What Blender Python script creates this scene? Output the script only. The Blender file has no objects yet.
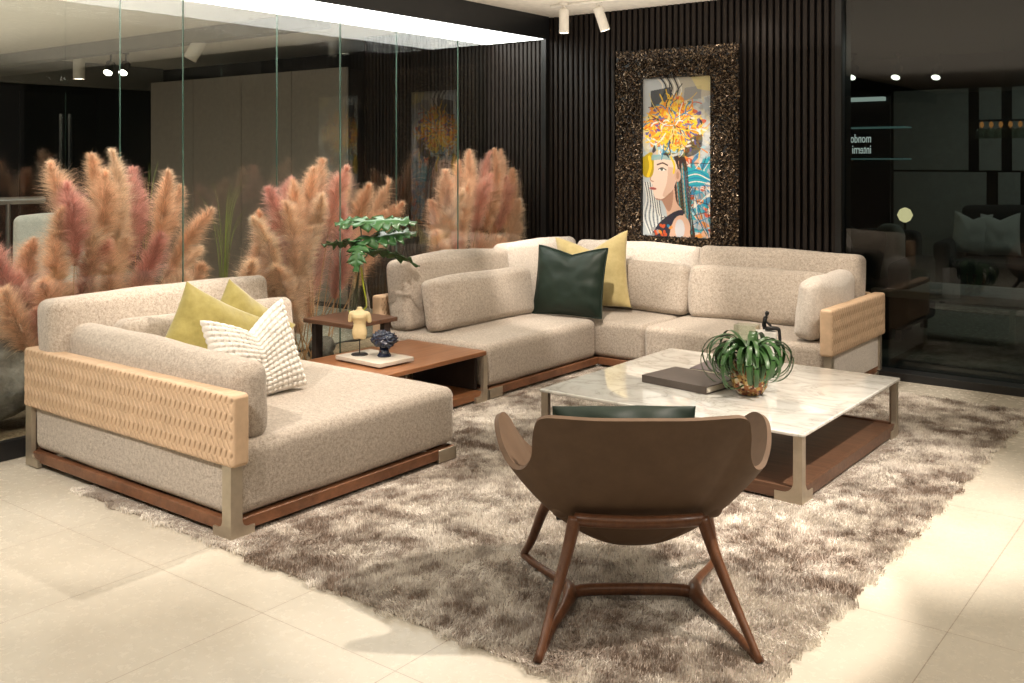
import bpy, math, random
import numpy as np
from mathutils import Vector, Matrix, noise
R = math.radians
sc = bpy.context.scene
col = sc.collection
rnd = random.Random(7)
rng = np.random.default_rng(7)

# ------------------------------------------------------------------ camera
YAW = R(37.5); FPX = 990.0; HOR = 160.0; CH = 1.4
cd = bpy.data.cameras.new('camera'); cam = bpy.data.objects.new('camera', cd); col.objects.link(cam)
cam.location = (0, 0, CH); cam.rotation_euler = (R(90), 0, YAW)
cd.sensor_width = 36; cd.lens = FPX / 1024 * 36; cd.shift_y = -(341.5 - HOR) / 1024
cd.clip_start = .05; cd.clip_end = 100
sc.camera = cam
def _ray(px, py):
    a = (px - 512) / FPX; b = -(py - HOR) / FPX
    return Vector((-math.sin(YAW) + a*math.cos(YAW), math.cos(YAW) + a*math.sin(YAW), b))
def onX(px, py, x):
    r = _ray(px, py); s = x / r.x; return Vector((x, r.y*s, CH + r.z*s))
def onY(px, py, y):
    r = _ray(px, py); s = y / r.y; return Vector((r.x*s, y, CH + r.z*s))

# ------------------------------------------------------------------ materials
def mat(name):
    m = bpy.data.materials.new(name); m.use_nodes = True
    nt = m.node_tree; b = nt.nodes['Principled BSDF']
    return m, nt, b
def N(nt, t, **kw):
    n = nt.nodes.new(t)
    for k, v in kw.items():
        if k in n.inputs.keys() if isinstance(k, str) else False: n.inputs[k].default_value = v
        else: setattr(n, k, v)
    return n
def inp(n, **kw):
    for k, v in kw.items(): n.inputs[k.replace('_', ' ')].default_value = v
def c4(c): return (c[0], c[1], c[2], 1)
def ramp(nt, fac, stops):
    r = nt.nodes.new('ShaderNodeValToRGB'); e = r.color_ramp.elements
    e[0].position = stops[0][0]; e[0].color = c4(stops[0][1])
    e[1].position = stops[-1][0]; e[1].color = c4(stops[-1][1])
    for p, c in stops[1:-1]:
        q = e.new(p); q.color = c4(c)
    nt.links.new(fac, r.inputs['Fac']); return r.outputs['Color']
def coords(nt, scale=(1, 1, 1), rot=(0, 0, 0), kind='Object'):
    t = nt.nodes.new('ShaderNodeTexCoord'); m = nt.nodes.new('ShaderNodeMapping')
    m.inputs['Scale'].default_value = scale; m.inputs['Rotation'].default_value = rot
    nt.links.new(t.outputs[kind], m.inputs['Vector']); return m.outputs['Vector']
def noise_n(nt, vec, scale, detail=4, rough=.6, dist=0):
    n = nt.nodes.new('ShaderNodeTexNoise'); nt.links.new(vec, n.inputs['Vector'])
    inp(n, Scale=scale, Detail=detail, Roughness=rough, Distortion=dist); return n.outputs['Fac']
def bump(nt, b, h, strength, dist=.01):
    n = nt.nodes.new('ShaderNodeBump'); inp(n, Strength=strength, Distance=dist)
    nt.links.new(h, n.inputs['Height']); nt.links.new(n.outputs['Normal'], b.inputs['Normal']); return n
def plain(name, c, rough=.5, metal=0, spec=.5, **kw):
    m, nt, b = mat(name); inp(b, Base_Color=c4(c), Roughness=rough, Metallic=metal, Specular_IOR_Level=spec)
    for k, v in kw.items(): b.inputs[k.replace('_', ' ')].default_value = v
    n = noise_n(nt, coords(nt), 18, 3)
    col_ = ramp(nt, n, [(.3, [x*.9 for x in c]), (.7, [min(1, x*1.08) for x in c])])
    nt.links.new(col_, b.inputs['Base Color'])
    return m
def fabric(name, dark, light, scale=170, bmp=.5, sheen=.25, rough=.9):
    m, nt, b = mat(name); v = coords(nt)
    n1 = noise_n(nt, v, scale, 3, .7); n2 = noise_n(nt, v, scale*.22, 2)
    mx = nt.nodes.new('ShaderNodeMath'); mx.operation = 'MULTIPLY_ADD'; nt.links.new(n2, mx.inputs[0]); mx.inputs[1].default_value = .35
    nt.links.new(n1, mx.inputs[2])
    nt.links.new(ramp(nt, mx.outputs[0], [(.48, dark), (.66, [(a+b_)/2 for a, b_ in zip(dark, light)]), (.84, light)]), b.inputs['Base Color'])
    inp(b, Roughness=rough, Sheen_Weight=sheen, Specular_IOR_Level=.15, Sheen_Roughness=.5)
    bump(nt, b, mx.outputs[0], bmp, .006); return m
def wood(name, dark, light, rough=.35, ax=(1, 1, 1), sc_=1.0):
    m, nt, b = mat(name); v = coords(nt, scale=ax)
    n = noise_n(nt, v, 9*sc_, 6, .65, .6); f = noise_n(nt, v, 60*sc_, 3, .6)
    mx = nt.nodes.new('ShaderNodeMath'); mx.operation = 'MULTIPLY_ADD'; nt.links.new(f, mx.inputs[0]); mx.inputs[1].default_value = .3
    nt.links.new(n, mx.inputs[2])
    nt.links.new(ramp(nt, mx.outputs[0], [(.42, dark), (.85, light)]), b.inputs['Base Color'])
    inp(b, Roughness=rough, Specular_IOR_Level=.45); bump(nt, b, mx.outputs[0], .08, .003); return m
M = {}
M['fabric'] = fabric('beige_chenille', (.22, .172, .138), (.66, .585, .50), 320)
M['fabric_light'] = fabric('pale_chenille', (.42, .36, .31), (.80, .74, .67), 320)
M['leather'] = plain('woven_tan_leather', (.60, .425, .28), .48, 0, .4)
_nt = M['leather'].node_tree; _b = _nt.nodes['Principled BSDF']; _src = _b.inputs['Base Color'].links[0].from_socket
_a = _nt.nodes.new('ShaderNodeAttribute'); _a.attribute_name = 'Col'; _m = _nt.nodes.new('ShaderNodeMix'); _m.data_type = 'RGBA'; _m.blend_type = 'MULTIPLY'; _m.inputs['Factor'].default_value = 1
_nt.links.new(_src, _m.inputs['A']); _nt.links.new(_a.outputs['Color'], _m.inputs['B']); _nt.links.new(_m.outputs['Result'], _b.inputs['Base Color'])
M['bronze'] = plain('champagne_metal', (.50, .44, .35), .38, .75)
M['walnut'] = wood('sofa_walnut', (.11, .046, .022), (.25, .11, .055), .35, (1, 1, 1))
M['walnut_y'] = wood('table_walnut', (.17, .068, .028), (.32, .14, .062), .3, (14, 1, 14), .35)
M['walnut_dark'] = wood('shelf_walnut', (.07, .035, .02), (.17, .085, .05), .4, (1, 14, 14), .35)
M['walnut_chair'] = wood('chair_walnut', (.075, .030, .015), (.165, .070, .034), .3, (3, 3, 1), 1.6)
M['dark_panel'] = plain('dark_brown_panel', (.035, .024, .02), .5)
M['taupe'] = plain('taupe_leather', (.135, .086, .055), .6, 0, .3)
M['olive'] = fabric('olive_velvet', (.30, .25, .07), (.38, .32, .10), 26, .25, .6, .7)
M['mustard'] = fabric('mustard_velvet', (.46, .37, .16), (.54, .44, .21), 26, .25, .6, .7)
M['white_knit'] = fabric('white_knit', (.78, .74, .68), (.92, .89, .84), 160, .3)
M['green_leather'] = plain('dark_green_leather', (.010, .022, .015), .5, 0, .35)
M['black'] = plain('black_metal', (.012, .012, .013), .4)
M['matte_black'] = plain('matte_black', (.008, .008, .009), .7, 0, .2)
M['lampwhite'] = plain('lamp_white', (.72, .67, .58), .5)
M['pot'] = None
M['stem'] = plain('straw_stem', (.48, .27, .12), .7)
M['leaf_green'] = plain('split_leaf_green', (.035, .105, .032), .22, 0, .7)
M['strap_green'] = plain('strap_leaf_green', (.032, .095, .022), .38)
M['dark_stem'] = plain('dark_stem', (.05, .05, .03), .5)
M['lime'] = plain('lime_stem', (.55, .55, .05), .4)
M['plaster'] = plain('cream_torso_stone', (.62, .50, .28), .55)
M['navy'] = plain('navy_glaze', (.006, .012, .035), .18, 0, .7)
M['tray'] = plain('pale_stone_tray', (.55, .50, .43), .35)
M['book'] = plain('grey_brown_book_cloth', (.10, .08, .07), .55)
M['book2'] = plain('mauve_book_cloth', (.16, .13, .14), .5)
M['paper'] = plain('book_pages', (.75, .70, .6), .8)
M['whiteblock'] = plain('white_stone_block', (.85, .83, .79), .4)
M['rock'] = None
M['steel'] = plain('brushed_steel', (.30, .30, .30), .3, .9)
M['chrome'] = plain('chrome', (.8, .8, .8), .12, 1)
M['cab'] = plain('taupe_cabinet', (.26, .225, .19), .6)
M['cabw'] = plain('grey_white_cabinet', (.50, .50, .47), .6)
M['dsofa'] = fabric('charcoal_fabric', (.03, .03, .032), (.07, .07, .07))
M['ppillow'] = fabric('pale_grey_fabric', (.60, .60, .56), (.80, .79, .75))
M['spillow'] = fabric('slate_fabric', (.10, .11, .12), (.17, .18, .19))

def emis(name, c, s):
    m, nt, b = mat(name); inp(b, Base_Color=(0, 0, 0, 1), Emission_Color=c4(c), Emission_Strength=s); return m
M['lens'] = emis('lamp_lens', (1, .93, .82), 14)
M['soffit'] = emis('luminous_ceiling_panel', (1, .97, .92), 7)
M['signlit'] = emis('lit_letters', (.95, 1, .97), 1.6)
M['shelfglow'] = emis('lit_glass_shelf', (.5, .9, .85), .3)
M['lampglow'] = emis('lamp_glow', (1, .8, .45), 3)
M['amber'] = emis('amber_bulb', (1, .4, .12), .9)

def glass(name, tint, ior=1.5, gl=1.0, mul=1.0):
    m = bpy.data.materials.new(name); m.use_nodes = True; nt = m.node_tree; nt.nodes.clear()
    o = nt.nodes.new('ShaderNodeOutputMaterial'); mx = nt.nodes.new('ShaderNodeMixShader')
    t = nt.nodes.new('ShaderNodeBsdfTransparent'); t.inputs[0].default_value = c4(tint)
    g = nt.nodes.new('ShaderNodeBsdfGlossy'); g.inputs['Roughness'].default_value = .0; g.inputs['Color'].default_value = (gl, gl, gl, 1)
    f = nt.nodes.new('ShaderNodeFresnel'); f.inputs['IOR'].default_value = ior
    mm = nt.nodes.new('ShaderNodeMath'); mm.operation = 'MULTIPLY'; mm.use_clamp = True; mm.inputs[1].default_value = mul
    # a clear pane reflects off its skin only: both sides of a solid pane use the outside Fresnel value
    gm = nt.nodes.new('ShaderNodeNewGeometry'); inv = nt.nodes.new('ShaderNodeMath'); inv.operation = 'SUBTRACT'; inv.inputs[0].default_value = 1
    nt.links.new(gm.outputs['Backfacing'], inv.inputs[1])
    nt.links.new(f.outputs[0], mm.inputs[0])
    m2 = nt.nodes.new('ShaderNodeMath'); m2.operation = 'MULTIPLY'; nt.links.new(mm.outputs[0], m2.inputs[0]); nt.links.new(inv.outputs[0], m2.inputs[1])
    nt.links.new(m2.outputs[0], mx.inputs[0]); nt.links.new(t.outputs[0], mx.inputs[1]); nt.links.new(g.outputs[0], mx.inputs[2])
    nt.links.new(mx.outputs[0], o.inputs[0]); return m
M['glass'] = glass('showcase_glass', (.96, .975, .96), 1.5, 1, 1.7)
M['vase_glass'] = glass('clear_vase_glass', (.90, .93, .89), 1.5, 1, 2.6)
M['darkglass'] = glass('smoked_glass', (.40, .44, .42), 1.5, 1, 1.15)
M['edge'] = plain('green_glass_edge', (.08, .15, .12), .2, 0, .6)

# floor tiles : long stone tiles .573 x 1.158
m, nt, b = mat('cream_floor_tiles')
tc = nt.nodes.new('ShaderNodeTexCoord'); sp = nt.nodes.new('ShaderNodeSeparateXYZ'); nt.links.new(tc.outputs['Object'], sp.inputs[0])
def grout(axis, off, size, half):
    a = nt.nodes.new('ShaderNodeMath'); a.operation = 'SUBTRACT'; nt.links.new(sp.outputs[axis], a.inputs[0]); a.inputs[1].default_value = off - size/2
    f = nt.nodes.new('ShaderNodeMath'); f.operation = 'WRAP'; nt.links.new(a.outputs[0], f.inputs[0]); f.inputs[1].default_value = size; f.inputs[2].default_value = 0
    d = nt.nodes.new('ShaderNodeMath'); d.operation = 'SUBTRACT'; nt.links.new(f.outputs[0], d.inputs[0]); d.inputs[1].default_value = size/2
    ab = nt.nodes.new('ShaderNodeMath'); ab.operation = 'ABSOLUTE'; nt.links.new(d.outputs[0], ab.inputs[0])
    l = nt.nodes.new('ShaderNodeMath'); l.operation = 'LESS_THAN'; nt.links.new(ab.outputs[0], l.inputs[0]); l.inputs[1].default_value = half
    return l.outputs[0]
g1 = grout('X', -2.476, .571, .0016); g2 = grout('Y', 1.957, 1.158, .0016)
gm = nt.nodes.new('ShaderNodeMath'); gm.operation = 'MAXIMUM'; nt.links.new(g1, gm.inputs[0]); nt.links.new(g2, gm.inputs[1])
v = coords(nt); n = noise_n(nt, v, 2.2, 6, .6); nn = noise_n(nt, v, 30, 4, .7)
base = ramp(nt, n, [(.3, (.53, .485, .405)), (.7, (.63, .585, .50))])
mix = nt.nodes.new('ShaderNodeMix'); mix.data_type = 'RGBA'; nt.links.new(gm.outputs[0], mix.inputs['Factor']); nt.links.new(base, mix.inputs['A']); mix.inputs['B'].default_value = (.38, .32, .26, 1)
nt.links.new(mix.outputs['Result'], b.inputs['Base Color'])
nt.links.new(ramp(nt, nn, [(.3, (.22,)*3), (.7, (.30,)*3)]), b.inputs['Roughness']); inp(b, Specular_IOR_Level=.28)
M['floor'] = m
# marble
m, nt, b = mat('white_marble'); v = coords(nt, (1, 1.6, 1), (0, 0, .5))
n = noise_n(nt, v, 2.4, 9, .62, 1.6); n2 = noise_n(nt, v, 5, 6, .6, 2.5)
a = nt.nodes.new('ShaderNodeMath'); a.operation = 'SUBTRACT'; nt.links.new(n, a.inputs[0]); a.inputs[1].default_value = .5
ab = nt.nodes.new('ShaderNodeMath'); ab.operation = 'ABSOLUTE'; nt.links.new(a.outputs[0], ab.inputs[0])
vein = ramp(nt, ab.outputs[0], [(0, (.56, .55, .51)), (.02, (.70, .69, .65)), (.09, (.80, .795, .765))])
mix = nt.nodes.new('ShaderNodeMix'); mix.data_type = 'RGBA'; mix.blend_type = 'MULTIPLY'; mix.inputs['Factor'].default_value = .5
nt.links.new(vein, mix.inputs['A']); nt.links.new(ramp(nt, n2, [(.35, (.84, .84, .82)), (.6, (1, 1, 1))]), mix.inputs['B'])
nt.links.new(mix.outputs['Result'], b.inputs['Base Color']); inp(b, Roughness=.06, Specular_IOR_Level=.8, Coat_Weight=.6, Coat_Roughness=.02)
M['marble'] = m
# ceiling / walls
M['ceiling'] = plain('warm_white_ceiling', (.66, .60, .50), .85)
M['slat'] = plain('dark_brown_slat', (.019, .014, .0115), .5, 0, .22)
M['backing'] = plain('wall_backing', (.006, .005, .005), .8, 0, .1)
M['wallbeige'] = plain('beige_wall', (.30, .27, .23), .8)
M['darkwall'] = plain('near_black_wall', (.011, .011, .011), .35, 0, .4)
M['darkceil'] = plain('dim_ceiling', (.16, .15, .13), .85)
# rocks
m, nt, b = mat('grey_rock'); v = coords(nt); n = noise_n(nt, v, 9, 10, .7)
nt.links.new(ramp(nt, n, [(.3, (.06, .055, .045)), (.55, (.18, .17, .145)), (.75, (.34, .32, .28))]), b.inputs['Base Color']); inp(b, Roughness=.85); bump(nt, b, n, .9, .04); M['rock'] = m
m, nt, b = mat('gravel_bed'); v = coords(nt); n = noise_n(nt, v, 55, 6, .7)
nt.links.new(ramp(nt, n, [(.35, (.20, .14, .08)), (.7, (.50, .40, .26))]), b.inputs['Base Color']); inp(b, Roughness=.9); bump(nt, b, n, 1, .02); M['gravel'] = m
# pot mosaic
m, nt, b = mat('gold_brown_mosaic'); v = coords(nt); vo = nt.nodes.new('ShaderNodeTexVoronoi'); nt.links.new(v, vo.inputs['Vector']); inp(vo, Scale=70)
sp2 = nt.nodes.new('ShaderNodeSeparateColor'); nt.links.new(vo.outputs['Color'], sp2.inputs[0])
nt.links.new(ramp(nt, sp2.outputs[0], [(.1, (.10, .03, .015)), (.35, (.30, .10, .04)), (.6, (.45, .28, .07)), (.85, (.62, .48, .25)), (1, (.70, .62, .5))]), b.inputs['Base Color'])
inp(b, Roughness=.25, Metallic=.35); bump(nt, b, vo.outputs['Distance'], .5, .004); M['pot'] = m
# frame chips
m, nt, b = mat('bronze_chip_mosaic'); oi = coords(nt); vo = nt.nodes.new('ShaderNodeTexVoronoi'); nt.links.new(oi, vo.inputs['Vector']); inp(vo, Scale=90)
sp2 = nt.nodes.new('ShaderNodeSeparateColor'); nt.links.new(vo.outputs['Color'], sp2.inputs[0])
nt.links.new(ramp(nt, sp2.outputs[0], [(.2, (.02, .013, .009)), (.6, (.075, .05, .033)), (.9, (.28, .21, .14))]), b.inputs['Base Color'])
inp(b, Roughness=.28, Metallic=.7); M['chips'] = m
def attr_mat(name, rough, spec=.3, sheen=0, mul=None, trans=0):
    m, nt, b = mat(name); a = nt.nodes.new('ShaderNodeAttribute'); a.attribute_name = 'Col'
    src = a.outputs['Color']
    if mul:
        mx = nt.nodes.new('ShaderNodeMix'); mx.data_type = 'RGBA'; mx.blend_type = 'MULTIPLY'; mx.inputs['Factor'].default_value = 1
        nt.links.new(src, mx.inputs['A']); oi_ = nt.nodes.new('ShaderNodeObjectInfo'); nt.links.new(oi_.outputs['Color'], mx.inputs['B']); src = mx.outputs['Result']
    nt.links.new(src, b.inputs['Base Color']); inp(b, Roughness=rough, Specular_IOR_Level=spec, Sheen_Weight=sheen)
    if trans:
        tr = nt.nodes.new('ShaderNodeBsdfTranslucent'); nt.links.new(src, tr.inputs['Color']); ms = nt.nodes.new('ShaderNodeMixShader'); ms.inputs[0].default_value = trans
        o = nt.nodes['Material Output']; nt.links.new(b.outputs[0], ms.inputs[1]); nt.links.new(tr.outputs[0], ms.inputs[2]); nt.links.new(ms.outputs[0], o.inputs[0])
    return m
M['art'] = attr_mat('printed_canvas', .3, .4)
M['pile'] = attr_mat('shag_pile', .6, .25, .2, trans=.12)
M['plume'] = attr_mat('pampas_fluff', .8, .1, 0, mul=True, trans=.4)

# ------------------------------------------------------------------ mesh helpers
class MB:
    def __init__(s): s.v = []; s.f = []
    def add(s, v, f):
        o = len(s.v); s.v += [tuple(p) for p in v]; s.f += [tuple(i + o for i in q) for q in f]; return s
    def rbox(s, x0, x1, y0, y1, z0, z1, r=.004, m=2, n=1, fn=None, rot=None):
        v, f = rbox(((x0+x1)/2, (y0+y1)/2, (z0+z1)/2), (abs(x1-x0)/2, abs(y1-y0)/2, abs(z1-z0)/2), r, m, n)
        if fn: v = [fn(p) for p in v]
        return s.add(v, f)
    def tube(s, pts, rad, n=10, cap=True, flat=1.0):
        v, f = tube(pts, rad, n, cap, flat); return s.add(v, f)
    def lathe(s, prof, n=32, c=(0, 0, 0)):
        v, f = lathe(prof, n, c); return s.add(v, f)
    def xf(s, mtx): s.v = [tuple(mtx @ Vector(p)) for p in s.v]; return s
def axis_coords(h, r, m, n):
    r = min(r, h*.999); out = [h - r + r*math.tan(R(45)*k/m) for k in range(m+1)]
    inner = h - r; pos = [inner*k/n for k in range(-n+1, n)] if n > 0 else []
    return [-q for q in reversed(out)] + pos + out
def rbox(c, h, r, m=2, n=1):
    r = min(r, min(h)*.98)
    if isinstance(n, int): n = (n, n, n)
    A = [axis_coords(h[i], r, m, n[i]) for i in range(3)]
    idx = {}; v = []; f = []
    def vert(i, j, k):
        key = (i, j, k)
        if key in idx: return idx[key]
        p = Vector((A[0][i], A[1][j], A[2][k]))
        q = Vector([max(-(h[a]-r), min(h[a]-r, p[a])) for a in range(3)])
        d = p - q
        if d.length > 1e-9: p = q + d.normalized()*r
        idx[key] = len(v); v.append(Vector(c) + p); return idx[key]
    L = [len(a)-1 for a in A]
    for ax in range(3):
        u, w = [(1, 2), (2, 0), (0, 1)][ax]
        for side in (0, L[ax]):
            for a in range(L[u]):
                for b_ in range(L[w]):
                    q = []
                    for da, db in ((0, 0), (1, 0), (1, 1), (0, 1)):
                        ijk = [0, 0, 0]; ijk[ax] = side; ijk[u] = a+da; ijk[w] = b_+db
                        q.append(vert(*ijk))
                    if side == 0: q.reverse()
                    f.append(q)
    return v, f
def tube(pts, rad, n=10, cap=True, flat=1.0):
    pts = [Vector(p) for p in pts]; k = len(pts)
    if not hasattr(rad, '__len__'): rad = [rad]*k
    v = []; f = []; up = None
    for i, p in enumerate(pts):
        t = (pts[min(i+1, k-1)] - pts[max(i-1, 0)]).normalized()
        if up is None:
            up = Vector((0, 0, 1)) if abs(t.z) < .9 else Vector((0, 1, 0))
        a = t.cross(up).normalized(); b_ = a.cross(t).normalized(); up = b_
        for j in range(n):
            th = 2*math.pi*j/n
            v.append(p + a*math.cos(th)*rad[i] + b_*math.sin(th)*rad[i]*flat)
    for i in range(k-1):
        for j in range(n):
            f.append((i*n+j, i*n+(j+1) % n, (i+1)*n+(j+1) % n, (i+1)*n+j))
    if cap: f.append(tuple(range(n-1, -1, -1))); f.append(tuple((k-1)*n+j for j in range(n)))
    return v, f
def lathe(prof, n=32, c=(0, 0, 0)):
    v = []; f = []
    for r, z in prof:
        for j in range(n):
            th = 2*math.pi*j/n; v.append((c[0]+r*math.cos(th), c[1]+r*math.sin(th), c[2]+z))
    for i in range(len(prof)-1):
        for j in range(n): f.append((i*n+j, i*n+(j+1) % n, (i+1)*n+(j+1) % n, (i+1)*n+j))
    f.append(tuple(range(n-1, -1, -1))); f.append(tuple((len(prof)-1)*n+j for j in range(n)))
    return v, f
def spline(pts, n=8):
    pts = [Vector(p) for p in pts]; out = []
    P = [pts[0]*2-pts[1]] + pts + [pts[-1]*2-pts[-2]]
    for i in range(1, len(P)-2):
        for k in range(n):
            t = k/n; a, b_, c, d = P[i-1], P[i], P[i+1], P[i+2]
            out.append(.5*((2*b_)+(c-a)*t+(2*a-5*b_+4*c-d)*t*t+(3*b_-a-3*c+d)*t**3))
    out.append(pts[-1]); return out
def mesh_obj(name, mb, material, parent=None, loc=(0, 0, 0), rot=(0, 0, 0), smooth=35, colors=None, sub=0):
    me = bpy.data.meshes.new(name)
    if isinstance(mb, tuple) and len(mb) == 3: colors = mb[2]
    if isinstance(mb, MB): me.from_pydata([tuple(p) for p in mb.v], [], mb.f)
    else: me.from_pydata([tuple(p) for p in mb[0]], [], mb[1])
    me.update()
    me.polygons.foreach_set('use_smooth', [True]*len(me.polygons))
    if smooth < 180: me.set_sharp_from_angle(angle=R(smooth))
    if material: me.materials.append(material)
    o = bpy.data.objects.new(name, me); col.objects.link(o); o.location = loc; o.rotation_euler = rot
    if smooth == 35 and len(me.polygons) < 4000:
        wn = o.modifiers.new('weighted', 'WEIGHTED_NORMAL'); wn.keep_sharp = True; wn.weight = 90
    if colors:
        ca_ = me.color_attributes.new('Col', 'FLOAT_COLOR', 'POINT'); ca_.data.foreach_set('color', [q for c in colors for q in (c[0], c[1], c[2], 1)])
    if parent: o.parent = parent
    if sub:
        md = o.modifiers.new('sub', 'SUBSURF'); md.levels = sub; md.render_levels = sub
    return o
def big_mesh(name, V, F4, material, parent=None, C=None, smooth=True):
    V = np.asarray(V, dtype=np.float32); F4 = np.asarray(F4, dtype=np.int32)
    me = bpy.data.meshes.new(name); me.vertices.add(len(V)); me.vertices.foreach_set('co', V.ravel())
    k = F4.shape[1]; me.loops.add(F4.size); me.loops.foreach_set('vertex_index', F4.ravel())
    me.polygons.add(len(F4)); me.polygons.foreach_set('loop_start', np.arange(0, F4.size, k, dtype=np.int32)); me.polygons.foreach_set('loop_total', np.full(len(F4), k, dtype=np.int32))
    me.update(calc_edges=True)
    if smooth: me.polygons.foreach_set('use_smooth', np.ones(len(F4), dtype=bool))
    if C is not None:
        ca = me.color_attributes.new('Col', 'FLOAT_COLOR', 'POINT'); cc = np.ones((len(V), 4), dtype=np.float32); cc[:, :3] = C; ca.data.foreach_set('color', cc.ravel())
    me.materials.append(material)
    o = bpy.data.objects.new(name, me); col.objects.link(o)
    if parent: o.parent = parent
    return o
def tag(o, label=None, cat=None, group=None, kind=None):
    if label: o['label'] = label
    if cat: o['category'] = cat
    if group: o['group'] = group
    if kind: o['kind'] = kind
    return o
def thing(name, label, cat, loc=(0, 0, 0), rotz=0, group=None):
    o = bpy.data.objects.new(name, None); col.objects.link(o); o.location = loc; o.rotation_euler = (0, 0, rotz); o.empty_display_size = .1
    return tag(o, label, cat, group)
def struct(name, mb, m, **kw): return tag(mesh_obj(name, mb, m, smooth=10, **kw), kind='structure')
def kids(o): return [c for c in bpy.data.objects if c.parent == o]
def copy_tree(o, parent=None):
    c = o.copy(); col.objects.link(c)
    if parent: c.parent = parent
    for ch in kids(o): copy_tree(ch, c)
    return c
def B(*a, **k): return MB().rbox(*a, **k)

# ------------------------------------------------------------------ room shell
CZ = 2.56; WY = 6.60; GX = -4.69; GX2 = -5.31; SZ = 2.38
struct('floor', B(-14, 6, -5, 14, -.1, 0, r=.001, m=1), M['floor'])
struct('ceiling', B(GX, 5, -5, WY, CZ, CZ+.1, r=.001, m=1), M['ceiling'])
# painting wall : backing plus vertical slats
SX = onY(838, 60, WY).x
wall = B(-6.83, SX, WY+.02, WY+.14, 0, CZ, r=.001, m=1)
wb = struct('wall_back', wall, M['backing'])
sl = MB()
x = GX+.03
while x < SX-.02:
    sl.rbox(x-.0145, x+.0145, WY-.012, WY+.02, 0.0, CZ, r=.002, m=1); x += .0495
mesh_obj('wall_slats', sl, M['slat'], wb)
sl = MB(); x = GX2-1.50
while x < GX-.04:
    sl.rbox(x-.013, x+.013, WY-.012, WY+.02, 0.09 if x > GX2 else 0, SZ if x > GX2 else CZ, r=.002, m=1); x += .043
mesh_obj('wall_slats', sl, M['slat'], wb)
struct('trim_1', B(GX-.035, GX+.012, WY-.05, WY+.019, 0, CZ, r=.002, m=1), M['darkwall'])
struct('trim_2', B(SX-.002, SX+.04, WY-.05, WY+.14, 0, CZ, r=.002, m=1), M['darkwall'])
# dark fascia above the glass, luminous soffit of the showcase
struct('trim_3', B(GX+.008, GX+.045, -5, WY-.052, SZ, CZ, r=.002, m=1), M['darkwall'])
struct('trim_4', B(GX2-.03, GX+.007, -5, WY-.053, SZ+.04, SZ+.16, r=.002, m=1), M['darkwall'])
tag(mesh_obj('ceiling_light_panel', B(GX2+.012, GX-.008, .2, WY-.06, SZ, SZ+.03, r=.002, m=1), M['soffit']), 'long white luminous panel above the pampas grass showcase', 'ceiling light')
# glass panes
js = [-.26, .885, 2.03, 3.177, 4.32, 5.466, WY-.055]
k = 1
for gx in (GX, GX2):
    for a, b_ in zip(js[:-1], js[1:]):
        o = struct('window_%d' % k, B(gx-.005, gx+.005, a+.003, b_-.003, .09, SZ, r=.001, m=1), M['glass']); k += 1
        if a > 0: mesh_obj('pane_edge', B(gx-.0052, gx+.0052, a-.0019, a+.0019, .091, SZ-.001, r=.0005, m=1), M['edge'], o)
# planter plinth
pl = thing('planter_plinth', 'long low black plinth holding gravel, rocks and pampas grass behind the sofa', 'planter', (0, 0, 0))
mb = MB(); mb.rbox(GX-.015, GX+.02, -.26, WY-.06, 0, .09, r=.003); mb.rbox(GX2-.02, GX2+.015, -.26, WY-.06, 0, .09, r=.003)
mb.rbox(GX2+.015, GX-.015, -.26, -.22, 0, .09, r=.003); mb.rbox(GX2+.015, GX-.015, WY-.1, WY-.06, 0, .09, r=.003)
mesh_obj('plinth_frame', mb, M['black'], pl)
def bed_fn(p):
    if p[2] > .05: p = Vector((p[0], p[1], p[2] + .012*noise.noise(Vector(p)*9)))
    return p
v, f = rbox(((GX+GX2)/2, 3.15, .045), ((GX-GX2)/2-.016, 3.34, .037), .002, 1, (10, 90, 1))
mesh_obj('gravel_bed', (  [bed_fn(Vector(p)) for p in v], f), M['gravel'], pl)
def rock(r, seed, sq=(1, 1, .8)):
    v, f = rbox((0, 0, 0), (1, 1, 1), .98, 8, 1); out = []
    for p in v:
        p = Vector(p); q = p*1.0
        d = 1 + .35*noise.noise(q*1.1 + Vector((seed, 0, 0))) + .16*noise.noise(q*2.7+Vector((0, seed, 0))) + .06*noise.noise(q*7)
        q = Vector((round(q.x*3)/3*.25+q.x*.75, q.y, q.z))*d*r
        out.append(Vector((q.x*sq[0], q.y*sq[1], q.z*sq[2])))
    zm = min(p.z for p in out)
    return [p - Vector((0, 0, zm + .04*r)) for p in out], f
rocks = [((-5.0, 2.37, .09), .235, 3, (1.0, 1.25, .85), 'large grey boulder standing behind the left sofa arm', 'rock'),
         ((-4.97, 4.04, .09), .10, 8, (1, 1.2, .8), 'grey rock behind the small raised table', 'rock'),
         ((-4.89, 4.35, .09), .085, 15, (1, 1, .9), 'pale rock seen under the raised table beside a stem bundle', 'rock'),
         ((-4.94, 2.78, .09), .07, 5, (1, 1, .6), 'small flat stone lying right of the large boulder', 'rock')]
for loc, r, sd, sq, lab, ct in rocks:
    o = mesh_obj('rock', rock(r, sd, sq), M['rock'], loc=loc, smooth=180); tag(o, lab, ct)

# smoked glass partition on the right
struct('trim_5', B(SX+.042, 4, WY-.13, WY+.05, 0, .05, r=.002, m=1), M['black'])
struct('trim_6', B(SX+.042, 4, WY+.06, WY+.45, 0, .03, r=.002, m=1), plain('grey_threshold', (.10, .11, .11), .3))
for i, (a, b_) in enumerate(((SX+.043, .02), (.03, 2.2), (2.21, 4))):
    struct('window_%d' % (20+i), B(a, b_, WY, WY+.012, .051, CZ-.002, r=.001, m=1), M['darkglass'])
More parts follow.
